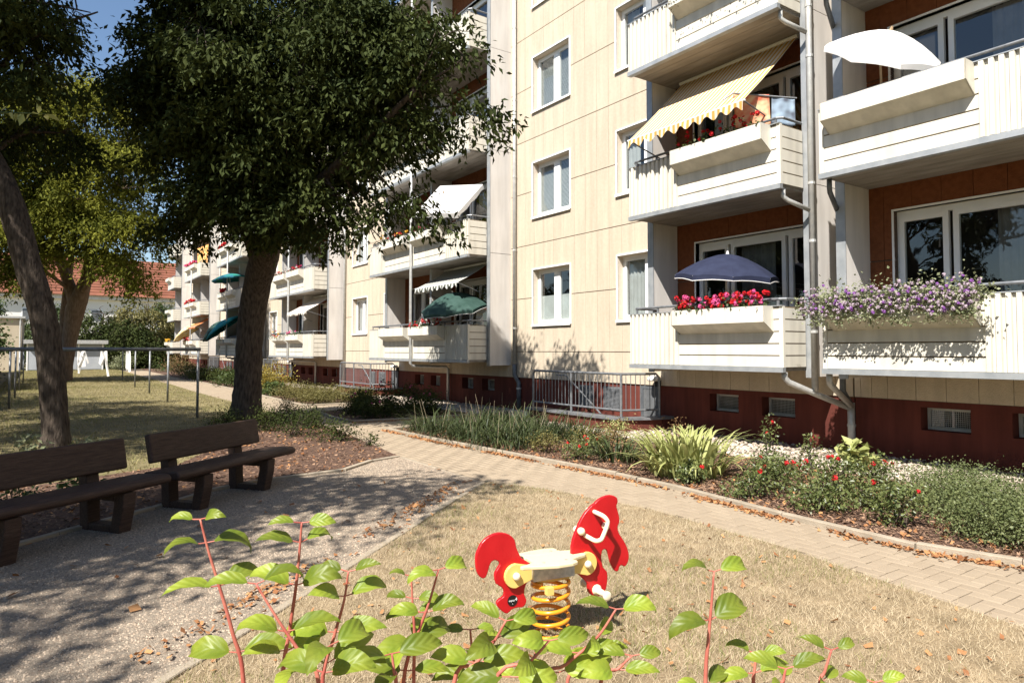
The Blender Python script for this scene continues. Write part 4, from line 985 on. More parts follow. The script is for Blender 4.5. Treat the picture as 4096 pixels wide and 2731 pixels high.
shrub('rose_bush', 'tall thin rose shoot against the pebbles', 'rose bush', 8.7, 6.1, .2, .2, .75, 260, .045, 'leaf_rose', ['bloom_red'], 2, 'rose bushes along the path', 5)
shrub('rose_bush', 'second thin rose shoot on the pebble strip', 'rose bush', 8.6, 5.4, .25, .2, .5, 260, .045, 'leaf_rose', ['bloom_red'], 1, 'rose bushes along the path', 5)
shrub('hellebore_plant', 'pale green fingered-leaf plant at the foot of the drainpipe', 'plant', 9.0, 4.95, .3, .3, .42, 150, .16, 'leaf_lime', stems=9, droop=.35)
for i, (x, y, rx, ry, h, lab) in enumerate([(8.1, 3.4, .75, .6, .42, 'evergreen mound behind the red roses'), (7.35, 2.95, .6, .55, .45, 'evergreen mound in the middle of the groundcover'), (6.72, 2.45, .42, .45, .45, 'evergreen mound at the kerb corner'),
      (8.5, 2.5, .8, .7, .42, 'evergreen mound against the house wall'), (7.6, 2.1, .7, .6, .48, 'evergreen mound at the right picture edge'), (6.9, 1.65, .55, .5, .48, 'nearest evergreen mound at the right edge')]):
    shrub('groundcover_shrub', 'dense small-leaved ' + lab, 'groundcover', x, y, rx, ry, h, 7500, .026, 'leaf_box', stems=6, group='evergreen groundcover mounds', lumps=240)
for x, y, rx, h, m, lab in [(7.75, 8.3, .4, .65, 'leaf_brown', 'browned dry shrub below the stair railing'), (8.3, 7.6, .4, .6, 'leaf_brown', 'dry brown seed-headed shrub by the pebbles'), (7.2, 8.4, .35, .42, 'leaf_olive', 'olive shrub between the daylilies and the kerb'), (6.55, 8.55, .3, .35, 'leaf_olive', 'low yellowish shrub at the kerb past the daylilies'),
      (6.55, 7.75, .3, .36, 'leaf_rose', 'small green rose at the kerb beside the daylily'), (7.0, 7.9, .28, .4, 'leaf_rose', 'green shrub with a few red blooms by the dark daylily'), (8.4, 9.0, .3, .5, 'leaf_lime', 'upright pale plant in front of the cellar stair coping')]:
    shrub('bed_shrub', lab, 'shrub', x, y, rx, rx, h, 700, .038, m, ['bloom_red'] if m == 'leaf_rose' else None, 3 if m == 'leaf_rose' else 0, stems=8)
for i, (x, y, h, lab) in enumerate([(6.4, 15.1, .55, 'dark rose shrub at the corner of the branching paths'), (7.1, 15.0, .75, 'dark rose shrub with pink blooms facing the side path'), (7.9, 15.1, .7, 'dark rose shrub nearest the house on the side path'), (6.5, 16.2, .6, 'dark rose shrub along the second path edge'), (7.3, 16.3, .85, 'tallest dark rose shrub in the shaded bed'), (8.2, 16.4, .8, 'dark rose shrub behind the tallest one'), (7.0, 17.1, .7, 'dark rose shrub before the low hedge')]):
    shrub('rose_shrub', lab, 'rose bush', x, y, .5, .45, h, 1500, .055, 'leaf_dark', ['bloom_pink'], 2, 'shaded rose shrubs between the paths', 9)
for x, y, rx, ry, h, lab in [(7.1, 20.3, .9, .5, .48, 'clipped olive hedge cushion facing the branch path'), (8.3, 20.5, .7, .6, .5, 'clipped olive hedge cushion nearest the stairs'), (7.0, 21.6, .8, .6, .55, 'sunlit olive cushion behind the hedge front'), (8.0, 22.4, .8, .7, .5, 'olive cushion beside the pebbles'), (7.2, 23.6, .8, .8, .6, 'loose olive shrub past the hedge')]:
    shrub('hedge_shrub', lab, 'shrub', x, y, rx, ry, h, 3800, .042, 'leaf_olive', group='low olive hedge cushions', lumps=160)
shrub('yellow_bush', 'yellow-green bush just right of the big trunk', 'shrub', 7.0, 26.3, .9, .9, 1.35, 2600, .075, 'leaf_yellow', stems=10)
for i, (x, y, r_, h, m, lab) in enumerate([(6.9, 24.9, .5, .5, 'leaf_mid', 'low shrub beside the yellow bush'), (7.4, 29.0, .9, .7, 'leaf_mid', 'green shrub left of the trunk by the path'), (7.0, 32.0, .8, .8, 'leaf_mid', 'glossy shrub in the far bed by the kerb'), (7.3, 35.5, 1.0, .9, 'leaf_dark', 'dark shrub below the far balconies'),
      (7.2, 38.5, 1.0, .8, 'leaf_dark', 'dark spreading shrub along the far path'), (7.4, 42, 1.0, .8, 'leaf_mid', 'mid-green shrub farther down the path'), (7.5, 46, 1.1, 1.0, 'leaf_olive', 'olive shrub beyond the dark ones'), (7.6, 50, 1.2, 1.4, 'leaf_brown', 'reddish-brown shrub below the last balconies'), (8, 56, 1.3, 1.0, 'leaf_mid', 'last shrub at the path end')]):
    shrub('far_shrub', lab, 'shrub', x, y, r_, r_, h, 1500, .09, m, group='shrubs of the far bed')
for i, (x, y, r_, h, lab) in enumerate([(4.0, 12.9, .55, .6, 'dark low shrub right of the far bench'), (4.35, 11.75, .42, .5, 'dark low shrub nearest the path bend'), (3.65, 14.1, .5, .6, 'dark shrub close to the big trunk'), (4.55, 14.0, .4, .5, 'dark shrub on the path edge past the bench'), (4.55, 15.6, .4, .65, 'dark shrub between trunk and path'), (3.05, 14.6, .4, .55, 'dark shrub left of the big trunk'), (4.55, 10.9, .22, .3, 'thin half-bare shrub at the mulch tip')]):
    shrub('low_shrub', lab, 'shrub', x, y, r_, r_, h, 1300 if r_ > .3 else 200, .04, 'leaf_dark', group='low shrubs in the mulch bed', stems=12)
for i, (x, y, h, lab) in enumerate([(0.0, 12.7, .45, 'variegated plant at the foot of the leaning trunk'), (.62, 12.6, .3, 'small variegated plant right of the leaning trunk'), (2.0, 12.2, .38, 'variegated plant showing above the far bench back'), (-.2, 8.7, .4, 'green plant behind the near bench'), (.35, 8.9, .35, 'leafy plant seen under the near bench')]):
    shrub('dogwood_seedling', lab, 'plant', x, y, .28, .25, h, 130, .075, 'leaf_varieg' if i < 3 else 'leaf_mid', stems=7)

# ------------------------------------------------------------------ benches
def bench(label, x, y, deg):
    t = thing('park_bench', label, 'bench', (x, y, 0), 'brown park benches', math.radians(deg))
    seat = MB().prism([(-.235, .385), (-.235, .425), (-.19, .455), (.20, .43), (.205, .345), (-.20, .365)], lambda a, b, q: (q, a, b), -.93, .93).mesh('seat', 'bench')
    o = place_local('seat', seat, t); bv = o.modifiers.new('bevel', 'BEVEL'); bv.width = .018; bv.segments = 3
    bk = MB().prism([(.195, .50), (.255, .785), (.32, .77), (.262, .485)], lambda a, b, q: (q, a, b), -.82, .82).mesh('backrest', 'bench')
    o = place_local('backrest', bk, t); bv = o.modifiers.new('bevel', 'BEVEL'); bv.width = .02; bv.segments = 3
    def sup():
        mb = MB(); f = lambda a, b, q: (q, a, b); w0, w1 = -.065, .065
        mb.prism([(-.15, 0), (-.05, 0), (-.055, .08), (-.085, .24), (-.09, .35), (-.21, .36), (-.20, .22)], f, w0, w1)
        mb.prism([(.22, 0), (.33, 0), (.34, .2), (.345, .36), (.235, .35), (.235, .2)], f, w0, w1)
        mb.prism([(-.05, 0), (.22, 0), (.22, .07), (-.053, .07)], f, w0 + .004, w1 - .004); mb.prism([(-.087, .28), (.235, .28), (.235, .35), (-.09, .352)], f, w0 + .004, w1 - .004)
        mb.prism([(.235, .345), (.345, .355), (.385, .70), (.305, .72)], f, w0, w1)
        return mb.mesh('support', 'bench')
    me = cached('bench_sup', sup)
    for u in (-.50, .50):
        o = place_local('support', me, t, (u, 0, 0)); bv = o.modifiers.new('bevel', 'BEVEL'); bv.width = .01; bv.segments = 2
bench('brown recycled-plastic bench nearest the left edge', .15, 6.84, 35)
bench('brown recycled-plastic bench in front of the big tree trunk', 1.70, 7.98, 38)

# ------------------------------------------------------------------ clothes poles and laundry
for i, (y, xr) in enumerate([(17.7, 3.09), (23.3, 3.22), (28.3, 3.30), (33.6, 3.36), (40.8, 3.5)]):
    lab = ['nearest', 'second', 'third', 'fourth', 'farthest'][i]
    t = thing('clothes_pole_frame', f'{lab} grey steel clothes-line frame across the lawn', 'clothes line', (1.2, y, 0), 'clothes-line frames')
    xl = -.70 if i else -1.2
    MB().tube([(xl - .05, y, 1.635), (xr + .05, y, 1.635)], .043, 10).build('crossbar', 'steel', t, smooth=True)
    for x in (xl, xr): MB().tube([(x, y, -.05), (x, y, 1.61)], .03, 10).build('post', 'steel', t, smooth=True)
for j, x in enumerate((0.0, .7, 1.4, 2.1, 2.8)):
    mb = MB().tube([(x, 17.7, 1.66), (x, 29, 1.64), (x, 40.8, 1.66)], .003, 4)
    o = mb.build('clothes_line', 'white_frame'); tag(o, ['clothes line nearest the ivy fence', 'second clothes line from the ivy fence', 'middle clothes line over the lawn', 'second clothes line from the path', 'clothes line nearest the path'][j], 'clothes line', 'clothes lines')
def cloth(name, label, cat, corners, m, wav=.03, n=10, group=None, taper=None):
    a, b, c, d = [Vector(v) for v in corners]; mb = MB(); nrm = (b - a).cross(d - a).normalized(); vs = []
    for j in range(n + 1):
        for i in range(n + 1):
            u, v = i / n, j / n; p = a.lerp(b, u).lerp(d.lerp(c, u), v); p += nrm * wav * math.sin(u * 9 + v * 2) * (.3 + v); vs.append(p)
    fs = [(j * (n + 1) + i, j * (n + 1) + i + 1, (j + 1) * (n + 1) + i + 1, (j + 1) * (n + 1) + i) for j in range(n) for i in range(n)]
    o = mb.add(vs, fs).build(name, m, smooth=True); tag(o, label, cat, group)
    s_ = o.modifiers.new('thick', 'SOLIDIFY'); s_.thickness = .006
    return o
def garment(x, y, label, outline, sc=1.0, tilt=0.0, cat='shirt', wx=.62):
    t = thing('hanging_shirt', label, cat, (x, y, 1.66)); mb = MB(); z0 = 1.64
    f = lambda a, b, q: (x + wx * a * sc * math.cos(tilt), y + wx * a * sc * math.sin(tilt) + q + .06 * math.sin(b * 9 + a * 11), z0 - b * sc)
    mb.prism(outline, f, -.012, .012).build('garment', 'white_cloth', t)
    for a in (-.12, .14): MB().box(x + wx * a * sc - .01, x + wx * a * sc + .01, y - .02, y + .02, 1.60, 1.69).build('clothes_peg', 'wood', t)
S1 = [(-.22, 0), (.05, .05), (.2, 0), (.32, .05), (.62, .62), (.50, .66), (.33, .30), (.36, .78), (.05, .80), (-.02, 1.10), (-.16, 1.10), (-.14, .8), (-.24, .6)]
S2 = [(-.22, .02), (0, .12), (.2, 0), (.26, .10), (.30, .60), (.46, 1.28), (.30, 1.30), (.10, .55), (.04, .40), (-.02, .74), (-.22, .76), (-.34, .66), (-.25, .3)]
S3 = [(-.16, 0), (.05, .05), (.22, 0), (.26, .3), (.30, 1.02), (.12, 1.08), (.06, .98), (-.14, .98), (-.22, .86), (-.20, .3)]
q = at(185, 812, 33); garment(q.x, q.y, 'white shirt with one sleeve blown aside, nearest the leaning trunk', S1, 1.05, -.5)
q = at(238, 812, 33); garment(q.x, q.y, 'white shirt with a long trailing sleeve, middle of the washing', S2, 1.0, -.5)
q = at(294, 812, 34); garment(q.x, q.y, 'narrow white shirt hanging nearest the poles on the right', S3, 1.05, -.9)
q = at(98, 812, 33); garment(q.x, q.y, 'white garment half hidden by the leaning trunk', S3, .7, -.5)

# ------------------------------------------------------------------ spring horse
REAR = [(-0.459, 0.503), (-0.45, 0.537), (-0.424, 0.582), (-0.384, 0.61), (-0.338, 0.623), (-0.298, 0.62), (-0.258, 0.605), (-0.227, 0.574), (-0.217, 0.533), (-0.203, 0.501), (-0.183, 0.468), (-0.148, 0.444), (-0.113, 0.404), (-0.12, 0.362), (-0.141, 0.346), (-0.162, 0.312), (-0.169, 0.271), (-0.155, 0.238), (-0.163, 0.212), (-0.183, 0.2), (-0.21, 0.204), (-0.247, 0.198), (-0.271, 0.18), (-0.298, 0.194), (-0.331, 0.229), (-0.334, 0.253), (-0.318, 0.266), (-0.295, 0.277), (-0.291, 0.301), (-0.305, 0.327), (-0.338, 0.35), (-0.348, 0.393), (-0.338, 0.422), (-0.318, 0.449), (-0.325, 0.468), (-0.345, 0.478), (-0.365, 0.473), (-0.378, 0.451), (-0.391, 0.411), (-0.404, 0.392), (-0.423, 0.393), (-0.443, 0.412), (-0.456, 0.449)]
FRONT = [(0.131, 0.46), (0.138, 0.516), (0.153, 0.559), (0.183, 0.619), (0.221, 0.673), (0.267, 0.713), (0.289, 0.724), (0.32, 0.747), (0.374, 0.763), (0.414, 0.76), (0.445, 0.743), (0.45, 0.716), (0.441, 0.697), (0.448, 0.67), (0.46, 0.629), (0.46, 0.596), (0.448, 0.571), (0.459, 0.531), (0.49, 0.488), (0.514, 0.445), (0.527, 0.398), (0.521, 0.359), (0.497, 0.332), (0.474, 0.345), (0.458, 0.334), (0.45, 0.313), (0.43, 0.315), (0.411, 0.341), (0.395, 0.375), (0.384, 0.416), (0.372, 0.443), (0.353, 0.452), (0.338, 0.441), (0.335, 0.402), (0.345, 0.349), (0.372, 0.32), (0.375, 0.274), (0.367, 0.23), (0.348, 0.2), (0.317, 0.187), (0.286, 0.19), (0.256, 0.208), (0.241, 0.235), (0.238, 0.268), (0.215, 0.296), (0.174, 0.334), (0.141, 0.364)]
H = thing('spring_horse', 'red and cream playground spring rider horse on an orange coil spring', 'spring rider', (2.4, 3.1, 0), None, math.radians(-9.5627))
def plate(name, poly, y0, y1, m, bev=.006):
    o = place_local(name, MB().prism(poly, lambda a, b, q: (a, q, b), y0, y1).mesh(name, m), H)
    if bev: b = o.modifiers.new('bevel', 'BEVEL'); b.width = bev; b.segments = 3; b.limit_method = 'ANGLE'; b.angle_limit = math.radians(50)
    return o
def dense(poly):
    P = [Vector((a, b, 0)) for a, b in poly]; n = len(P); out = []
    for i in range(n):
        p0, p1, p2, p3 = P[i - 1], P[i], P[(i + 1) % n], P[(i + 2) % n]
        for t in (0, .5):
            v = 0.5 * (2 * p1 + (p2 - p0) * t + (2 * p0 - 5 * p1 + 4 * p2 - p3) * t * t + (3 * p1 - p0 - 3 * p2 + p3) * t ** 3); out.append((v.x, v.y))
    return out
rear = plate('tail_plate', dense(REAR), -.011, .011, 'horse_red')
head = plate('head_plate', dense(FRONT), -.011, .011, 'horse_red')
def capsule(c, inner, r, h0, h1):
    s_ = 1 if inner > c[0] else -1; pts = []
    for i in range(13):
        a = math.pi / 2 + math.pi * i / 12; pts.append((c[0] + s_ * r * math.cos(a), c[1] + r * math.sin(a)))
    return pts + [(inner, h0), (inner, h1)]
for sg in (-1, 1):
    for c, inner in (((-.232, .385), -.125), ((.222, .392), .12)):
        o = plate('side_bracket', capsule(c, inner, .066, .355, .425), sg * .013, sg * .035, 'horse_yellow', .004)
        b = place_local('bolt_cap', MB().tube([(c[0], sg * .036, c[1]), (c[0], sg * .052, c[1]), (c[0], sg * .062, c[1])], [.022, .021, .010], 14).mesh('bolt_cap', 'horse_handle', True), H)
    place_local('eye_knob', MB().tube([(.352, sg * .012, .59), (.352, sg * .03, .59), (.352, sg * .042, .59), (.352, sg * .047, .59)], [.021, .022, .016, .005], 14).mesh('eye_knob', 'horse_handle', True), H)
    place_local('bolt_cap', MB().tube([(.188, sg * .012, .578), (.188, sg * .03, .578), (.188, sg * .042, .578), (.188, sg * .047, .578)], [.021, .022, .016, .005], 14).mesh('bolt_cap', 'horse_handle', True), H)
    hp = [(.283, sg * .010, .678), (.285, sg * .05, .676), (.297, sg * .085, .668), (.312, sg * .098, .65), (.318, sg * .10, .625), (.285, sg * .10, .555), (.27, sg * .096, .537), (.245, sg * .085, .533), (.226, sg * .05, .544), (.222, sg * .010, .548)]
    place_local('handle', MB().tube(smooth_path([(Vector(v), .0125) for v in hp], 3)[0], .0125, 12).mesh('handle', 'horse_handle', True), H)
    place_local('foot_peg', MB().tube([(.297, sg * .011, .228), (.297, sg * .02, .228), (.297, sg * .035, .228), (.297, sg * .11, .228), (.297, sg * .118, .228), (.297, sg * .13, .228), (.297, sg * .134, .228)], [.031, .031, .019, .018, .026, .026, .018], 16).mesh('foot_peg', 'horse_handle', True), H)
place_local('body_box', MB().box(-.135, .125, -.055, .055, .345, .430).mesh('body_box', 'galv'), H)
SEAT = [(-.235, -.115), (-.19, -.118), (-.12, -.135), (-.03, -.155), (.06, -.155), (.10, -.14), (.105, -.115), (.095, -.095), (.11, -.08), (.165, -.06), (.205, -.05), (.215, -.03), (.20, -.018), (.14, -.016), (.135, .016), (.20, .018),
        (.215, .03), (.205, .05), (.165, .06), (.11, .08), (.095, .095), (.105, .115), (.10, .14), (.06, .155), (-.03, .155), (-.12, .135), (-.19, .118), (-.235, .115), (-.245, .10), (-.23, .09), (-.17, .07), (-.14, .04), (-.14, -.04), (-.17, -.07), (-.23, -.09), (-.245, -.10)]
seat = place_local('seat', MB().prism([(a * .98, b) for a, b in SEAT], lambda a, b, q: (a, b, q + .10 * a * a), .432, .452).mesh('seat', 'horse_cream'), H)
bv = seat.modifiers.new('bevel', 'BEVEL'); bv.width = .005; bv.segments = 2; bv.limit_method = 'ANGLE'
for a, b in ((-.09, -.09), (-.09, .09), (.05, -.09), (.05, .09)): place_local('seat_bolt', MB().tube([(a, b, .447), (a, b, .4555)], .009, 10).mesh('seat_bolt', 'galv'), H)
pts = []; turns = 5.6; N = 200
for i in range(N + 1):
    f = i / N; a = f * turns * 2 * math.pi
    zz = .012 + .30 * max(0, min(1, (f - .05) / .78)) ; zz += .012 * max(0, f - .83) / .17
    pts.append((.103 * math.cos(a), .103 * math.sin(a), zz))
place_local('coil_spring', MB().tube(pts, .0115, 10).mesh('coil_spring', 'spring_orange', True), H)
place_local('spring_clamp', MB().box(-.085, -.045, -.125, -.09, .285, .325).box(.02, .06, .09, .125, .285, .325).box(-.1, .1, -.04, .04, .326, .344).mesh('spring_clamp', 'horse_yellow'), H)
place_local('ground_plate', MB().tube([(0, 0, -.03), (0, 0, .004)], .13, 20).mesh('ground_plate', 'kerb'), H)
st = place_local('maker_badge', MB().tube([(-.243, -.0115, .248), (-.243, -.0135, .248)], .030, 28).mesh('maker_badge', 'black_disc'), rear)
def text_mesh(s_, size, m):
    cu = bpy.data.curves.new('txt', 'FONT'); cu.body = s_; cu.size = size; cu.align_x = 'CENTER'; cu.align_y = 'CENTER'; cu.extrude = .0003
    o = bpy.data.objects.new('txt', cu); COL.objects.link(o); dg = bpy.context.evaluated_depsgraph_get()
    me = bpy.data.meshes.new_from_object(o.evaluated_get(dg)); me.materials.clear(); me.materials.append(M[m]); bpy.data.objects.remove(o); return me
for s_, size, dx, dz in (('espas', .0165, -.005, .002), ('4', .026, .0215, .005), ('n', .010, .0, -.016)):
    o = place_local('badge_lettering', text_mesh(s_, size, 'white_print'), rear, (-.243 + dx, -.0142, .248 + dz), (math.pi / 2, 0, 0))

# ------------------------------------------------------------------ dogwood shoots in the foreground
def dog_leaf(seed):
    r = random.Random(seed); nx, ny = 10, 6; bend = r.uniform(1.0, 2.5); twist = r.uniform(-.35, .35); cup = r.uniform(.15, .45); wd = r.uniform(.48, .60); vs = []
    x_, z_, an = 0.0, 0.0, r.uniform(.15, .6)
    for i in range(nx + 1):
        f = i / nx; half = wd * .5 * (math.sin(math.pi * min(1, f * 1.02) ** .80) ** .85 if 0 < f < 1 else 0) * (1 - .25 * f) + (.012 if f < .02 else 0.0)
        for j in range(ny + 1):
            v = (j / ny - .5) * 2; yy = v * half; zz = abs(v) ** 1.5 * half * cup + .012 * math.sin(f * 20 + v * 2) * abs(v); tw = twist * f
            vs.append((x_ - math.sin(an) * zz, yy * math.cos(tw), z_ + zz * math.cos(an) + yy * math.sin(tw)))
        x_ += math.cos(an) / nx; z_ += math.sin(an) / nx; an -= bend / nx * (.5 + f)
    fs = [(i * (ny + 1) + j, (i + 1) * (ny + 1) + j, (i + 1) * (ny + 1) + j + 1, i * (ny + 1) + j + 1) for i in range(nx) for j in range(ny)]
    return vs, fs
LM = []
for s_ in range(9):
    vs, fs = dog_leaf(s_); sc = .076
    LM.append(MB().add([(a * sc, b * sc, c * sc) for a, b, c in vs], fs).mesh('leaf', 'leaf_dogwood', True))
DG = []
def shoot(parent, path, z, nodes, first=0, bigf=1.0, zend=None):
    """path: photo points from tip to foot at depth z; nodes: (fraction from tip, leaf length factor, turn)"""
    P = [at(x, y, z + (0 if zend is None else (zend - z) * i / (len(path) - 1))) for i, (x, y) in enumerate(path)]
    foot = P[-1] + (P[-1] - P[-2]).normalized() * .25
    foot = P[-1] + Vector(((P[-1] - P[-2]).x * .5, (P[-1] - P[-2]).y * .5, -.3)); root = Vector((foot.x, foot.y, -.02))
    pp, rr = smooth_path([(p, .0016 + .0026 * i / len(P)) for i, p in enumerate(P)] + [(foot, .005), (root, .007)], 5)
    stem = MB().tube(pp, rr, 8).build('stem', 'stem_red', parent, smooth=True)
    seg = [(b - a).length for a, b in zip(P, P[1:])]; tot = sum(seg)
    for f, ln, turn in nodes:
        d = f * tot; i = 0
        while i < len(seg) - 1 and d > seg[i]: d -= seg[i]; i += 1
        p = P[i].lerp(P[i + 1], min(1, d / seg[i])); ax = (P[0] - P[-1]).normalized()
        for k in (0, 1):
            # turn 0: leaf pair spread across the view; 90: towards and away from the viewer
            a = math.radians(turn) + k * math.pi + random.gauss(0, .22)
            dirv = (RT * math.cos(a) + FWH * math.sin(a)); dirv = (dirv + ax * random.uniform(.0, .35)).normalized()
            zt = ax - FWH * random.uniform(.25, .95); zax = (zt - dirv * zt.dot(dirv)).normalized(); yax = zax.cross(dirv)
            mt = Matrix((dirv, yax, zax)).transposed().to_4x4()
            o = place('leaf', random.choice(LM), stem, p + dirv * .012); o.rotation_euler = mt.to_euler(); s_ = ln * random.uniform(.88, 1.12) * bigf; o.scale = (s_, s_ * random.uniform(.85, 1.1), s_)
            MB().tube([p, p + dirv * .013], .0011, 5, False).build('leaf_stalk', 'stem_red', stem)
    DG.append(stem)
def nd(*fl): return [(f, l, t) for f, l, t in fl]
sA = thing('dogwood_shrub', 'lime-green dogwood shoots on red stems rising before the gravel', 'dogwood', (at(620, 1568, 1.15).x, at(620, 1568, 1.15).y, 0), 'foreground dogwoods')
shoot(sA, [(460, 1192), (478, 1262), (505, 1350), (535, 1455), (560, 1575)], 1.15, nd((0, .62, 0), (.14, .95, 15), (.40, 1.05, 30), (.80, 1.05, 10)))
shoot(sA, [(693, 1200), (688, 1265), (680, 1345), (665, 1450), (648, 1575)], 1.10, nd((0, .65, 5), (.12, .85, 40), (.38, 1.1, 10), (.78, .9, 60)))
shoot(sA, [(588, 1340), (640, 1425), (690, 1500), (735, 1585)], 1.05, nd((0, .85, 10), (.45, 1.1, 30), (.8, 1.1, 80)))
shoot(sA, [(800, 1312), (790, 1380), (765, 1470), (738, 1590)], 1.12, nd((0, .62, 0), (.2, .95, 35), (.5, 1.05, 0), (.75, 1.15, 50)))
#shoot(sA, [(640, 1480), (655, 1530), (665, 1600)], 1.0, nd((0, .9, 30), (.6, 1.1, 100)))
shoot(sA, [(760, 1480), (745, 1540), (740, 1610)], .98, nd((0, .95, 60), (.5, 1.0, 0)))
sB = thing('dogwood_shrub', 'lime-green dogwood shoots crowding in front of the spring horse', 'dogwood', (at(1150, 1568, 1.1).x, at(1150, 1568, 1.1).y, 0), 'foreground dogwoods')
shoot(sB, [(945, 1322), (948, 1390), (952, 1460), (950, 1580)], 1.25, nd((0, .5, 0), (.2, .62, 10), (.33, .65, 20), (.6, .95, 60)))
shoot(sB, [(1007, 1308), (985, 1385), (958, 1460), (925, 1580)], 1.15, nd((0, .72, 20), (.36, .85, 5), (.6, .95, 40), (.85, 1.0, 0)))
shoot(sB, [(1162, 1425), (1130, 1480), (1090, 1525), (1040, 1580)], 1.10, nd((0, .75, 10), (.25, .95, 50), (.6, 1.0, 10)))
shoot(sB, [(1080, 1445), (1085, 1500), (1095, 1590)], 1.2, nd((0, .5, 0), (.35, .8, 30), (.7, .9, 0)))
shoot(sB, [(1262, 1470), (1215, 1520), (1130, 1585)], 1.05, nd((0, .85, 10), (.3, .85, 60), (.7, 1.0, 10)))
shoot(sB, [(1415, 1398), (1370, 1465), (1300, 1525), (1235, 1590)], 1.12, nd((0, .72, 10), (.3, .72, 70), (.5, .98, 20), (.75, 1.0, 0)))
shoot(sB, [(1365, 1495), (1330, 1540), (1300, 1590)], 1.2, nd((0, .7, 10), (.4, .8, 40)))
shoot(sB, [(1452, 1505), (1420, 1535), (1375, 1590)], 1.1, nd((0, .6, 20), (.4, .85, 0)))
#shoot(sB, [(1180, 1480), (1185, 1530), (1190, 1600)], 1.0, nd((0, .9, 30), (.5, 1.0, 100)))
#shoot(sB, [(1060, 1520), (1050, 1560), (1045, 1610)], .98, nd((0, 1.0, 20), (.5, 1.0, 80)))
#shoot(sB, [(1270, 1530), (1265, 1570), (1262, 1620)], .98, nd((0, 1.0, 10), (.5, 1.0, 80)))
shoot(sB, [(900, 1500), (905, 1540), (910, 1600)], 1.05, nd((0, .9, 20), (.5, 1.0, 80)))
sC = thing('dogwood_shrub', 'single tall dogwood shoot with drooping leaves right of the spring horse', 'dogwood', (at(1620, 1568, 1.12).x, at(1620, 1568, 1.12).y, 0), 'foreground dogwoods')
shoot(sC, [(1640, 1312), (1634, 1390), (1627, 1470), (1620, 1590)], 1.12, nd((0, .85, 5), (.40, 1.05, 20), (.95, .8, 40)))
sD = thing('dogwood_shrub', 'low dogwood tips peeking over the lower right edge', 'dogwood', (at(1800, 1568, 1.2).x, at(1800, 1568, 1.2).y, 0), 'foreground dogwoods')
shoot(sD, [(1738, 1500), (1733, 1540), (1730, 1610)], 1.15, nd((0, .55, 0), (.4, .7, 20)))
shoot(sD, [(1910, 1492), (1895, 1540), (1880, 1610)], 1.15, nd((0, .6, 10), (.6, .6, 60)))
shoot(sD, [(1805, 1535), (1800, 1560), (1795, 1620)], 1.1, nd((0, .75, 0), (.35, .75, 70)))
shoot(sD, [(2010, 1566), (2008, 1590), (2005, 1640)], 1.1, nd((0, .5, 0), (.5, .6, 70)))

# ------------------------------------------------------------------ window boxes in flower
def box_flowers(y_in, s, k, label, cols, nb, nl, hgt=.22, trail=0.0, m='dark_green_bloom', name='geranium_planting', u0=.22, u1=1.95, br=.038, cat='flowers'):
    zc = ZB[k] + .98; yA, yB = sorted((y_in + s * u0, y_in + s * u1)); t = thing(name, label, cat, (9.1, (yA + yB) / 2, zc), 'flowering window boxes')
    P = np.stack([rng.uniform(FX - .26, FX - .02, nl), rng.uniform(yA, yB, nl), zc + np.abs(rng.normal(0, hgt * .45, nl)) * rng.uniform(.4, 1, nl)], 1)
    if trail > 0:
        tn = int(nl * .55); T = rng.random(tn) ** .7; ph = rng.choice(24, tn); yc = np.linspace(yA - .1, yB + .12, 24)[ph]; ln = (.35 + .65 * np.abs(np.sin(ph * 2.3))) * trail
        P[:tn, 0] = FX - .27 - rng.random(tn) * .10; P[:tn, 1] = yc + rng.normal(0, .07, tn); P[:tn, 2] = zc + .12 - T * ln
    V, F = leaves(P, .05 if trail == 0 else .038, .15, .75, .1); place('foliage', np_mesh('foliage', V, F, m), t)
    for j in range(nb):
        if trail > 0:
            T = random.random() ** .8; p = (FX - .32 - random.random() * .1, random.uniform(yA - .1, yB + .1), zc + .20 - T * trail * .75 + random.gauss(0, .04))
        else: p = (random.uniform(FX - .27, FX - .04), random.uniform(yA, yB), zc + random.uniform(.05, hgt))
        o = place('bloom', bloom(cols[j % len(cols)], br), t, p); o.rotation_euler = (random.uniform(0, 3), random.uniform(0, 3), 0); o.scale = (random.uniform(.75, 1.25),) * 3
box_flowers(6.16, 1, 0, 'dense red and pink geraniums under the navy parasol', ['bloom_red', 'bloom_pink', 'bloom_red', 'bloom_red', 'bloom_pink'], 84, 520, .26)
box_flowers(6.16, 1, 1, 'red geraniums beneath the orange striped awning', ['bloom_red'], 20, 300, .30)
box_flowers(5.53, -1, 0, 'cascading purple and lilac petunias over the right window box', ['bloom_purple', 'bloom_lilac', 'bloom_lilac', 'bloom_lilac'], 330, 6500, .34, .46, 'leaf_varieg', 'petunia_planting', .0, 2.05, .021)
box_flowers(18.68, -1, 0, 'red and white geraniums under the dark green parasol', ['bloom_red', 'bloom_white', 'bloom_red'], 36, 420, .24)
box_flowers(18.68, -1, 1, 'pink geraniums on the balcony with the square white parasol', ['bloom_pink'], 22, 380, .18)
box_flowers(18.68, 1, 1, 'red and yellow flowers left of the pipe on the second level', ['bloom_red', 'bloom_yellow'], 20, 380, .24)
box_flowers(31.15, -1, 1, 'white and red flowers on the balcony above the cream awning', ['bloom_red', 'bloom_white', 'bloom_pink'], 26, 300, .22)
box_flowers(31.15, 1, 1, 'red flowers beside the trunk on the second level', ['bloom_red', 'bloom_white'], 22, 300, .2)
box_flowers(31.15, -1, 0, 'pale trailing flowers below the cream awning', ['bloom_white', 'bloom_pink'], 14, 420, .2)
box_flowers(31.15, 1, 0, 'reddish trailing plant left of the pipe below the cream awning', ['bloom_red', 'bloom_yellow'], 10, 420, .24, .3)
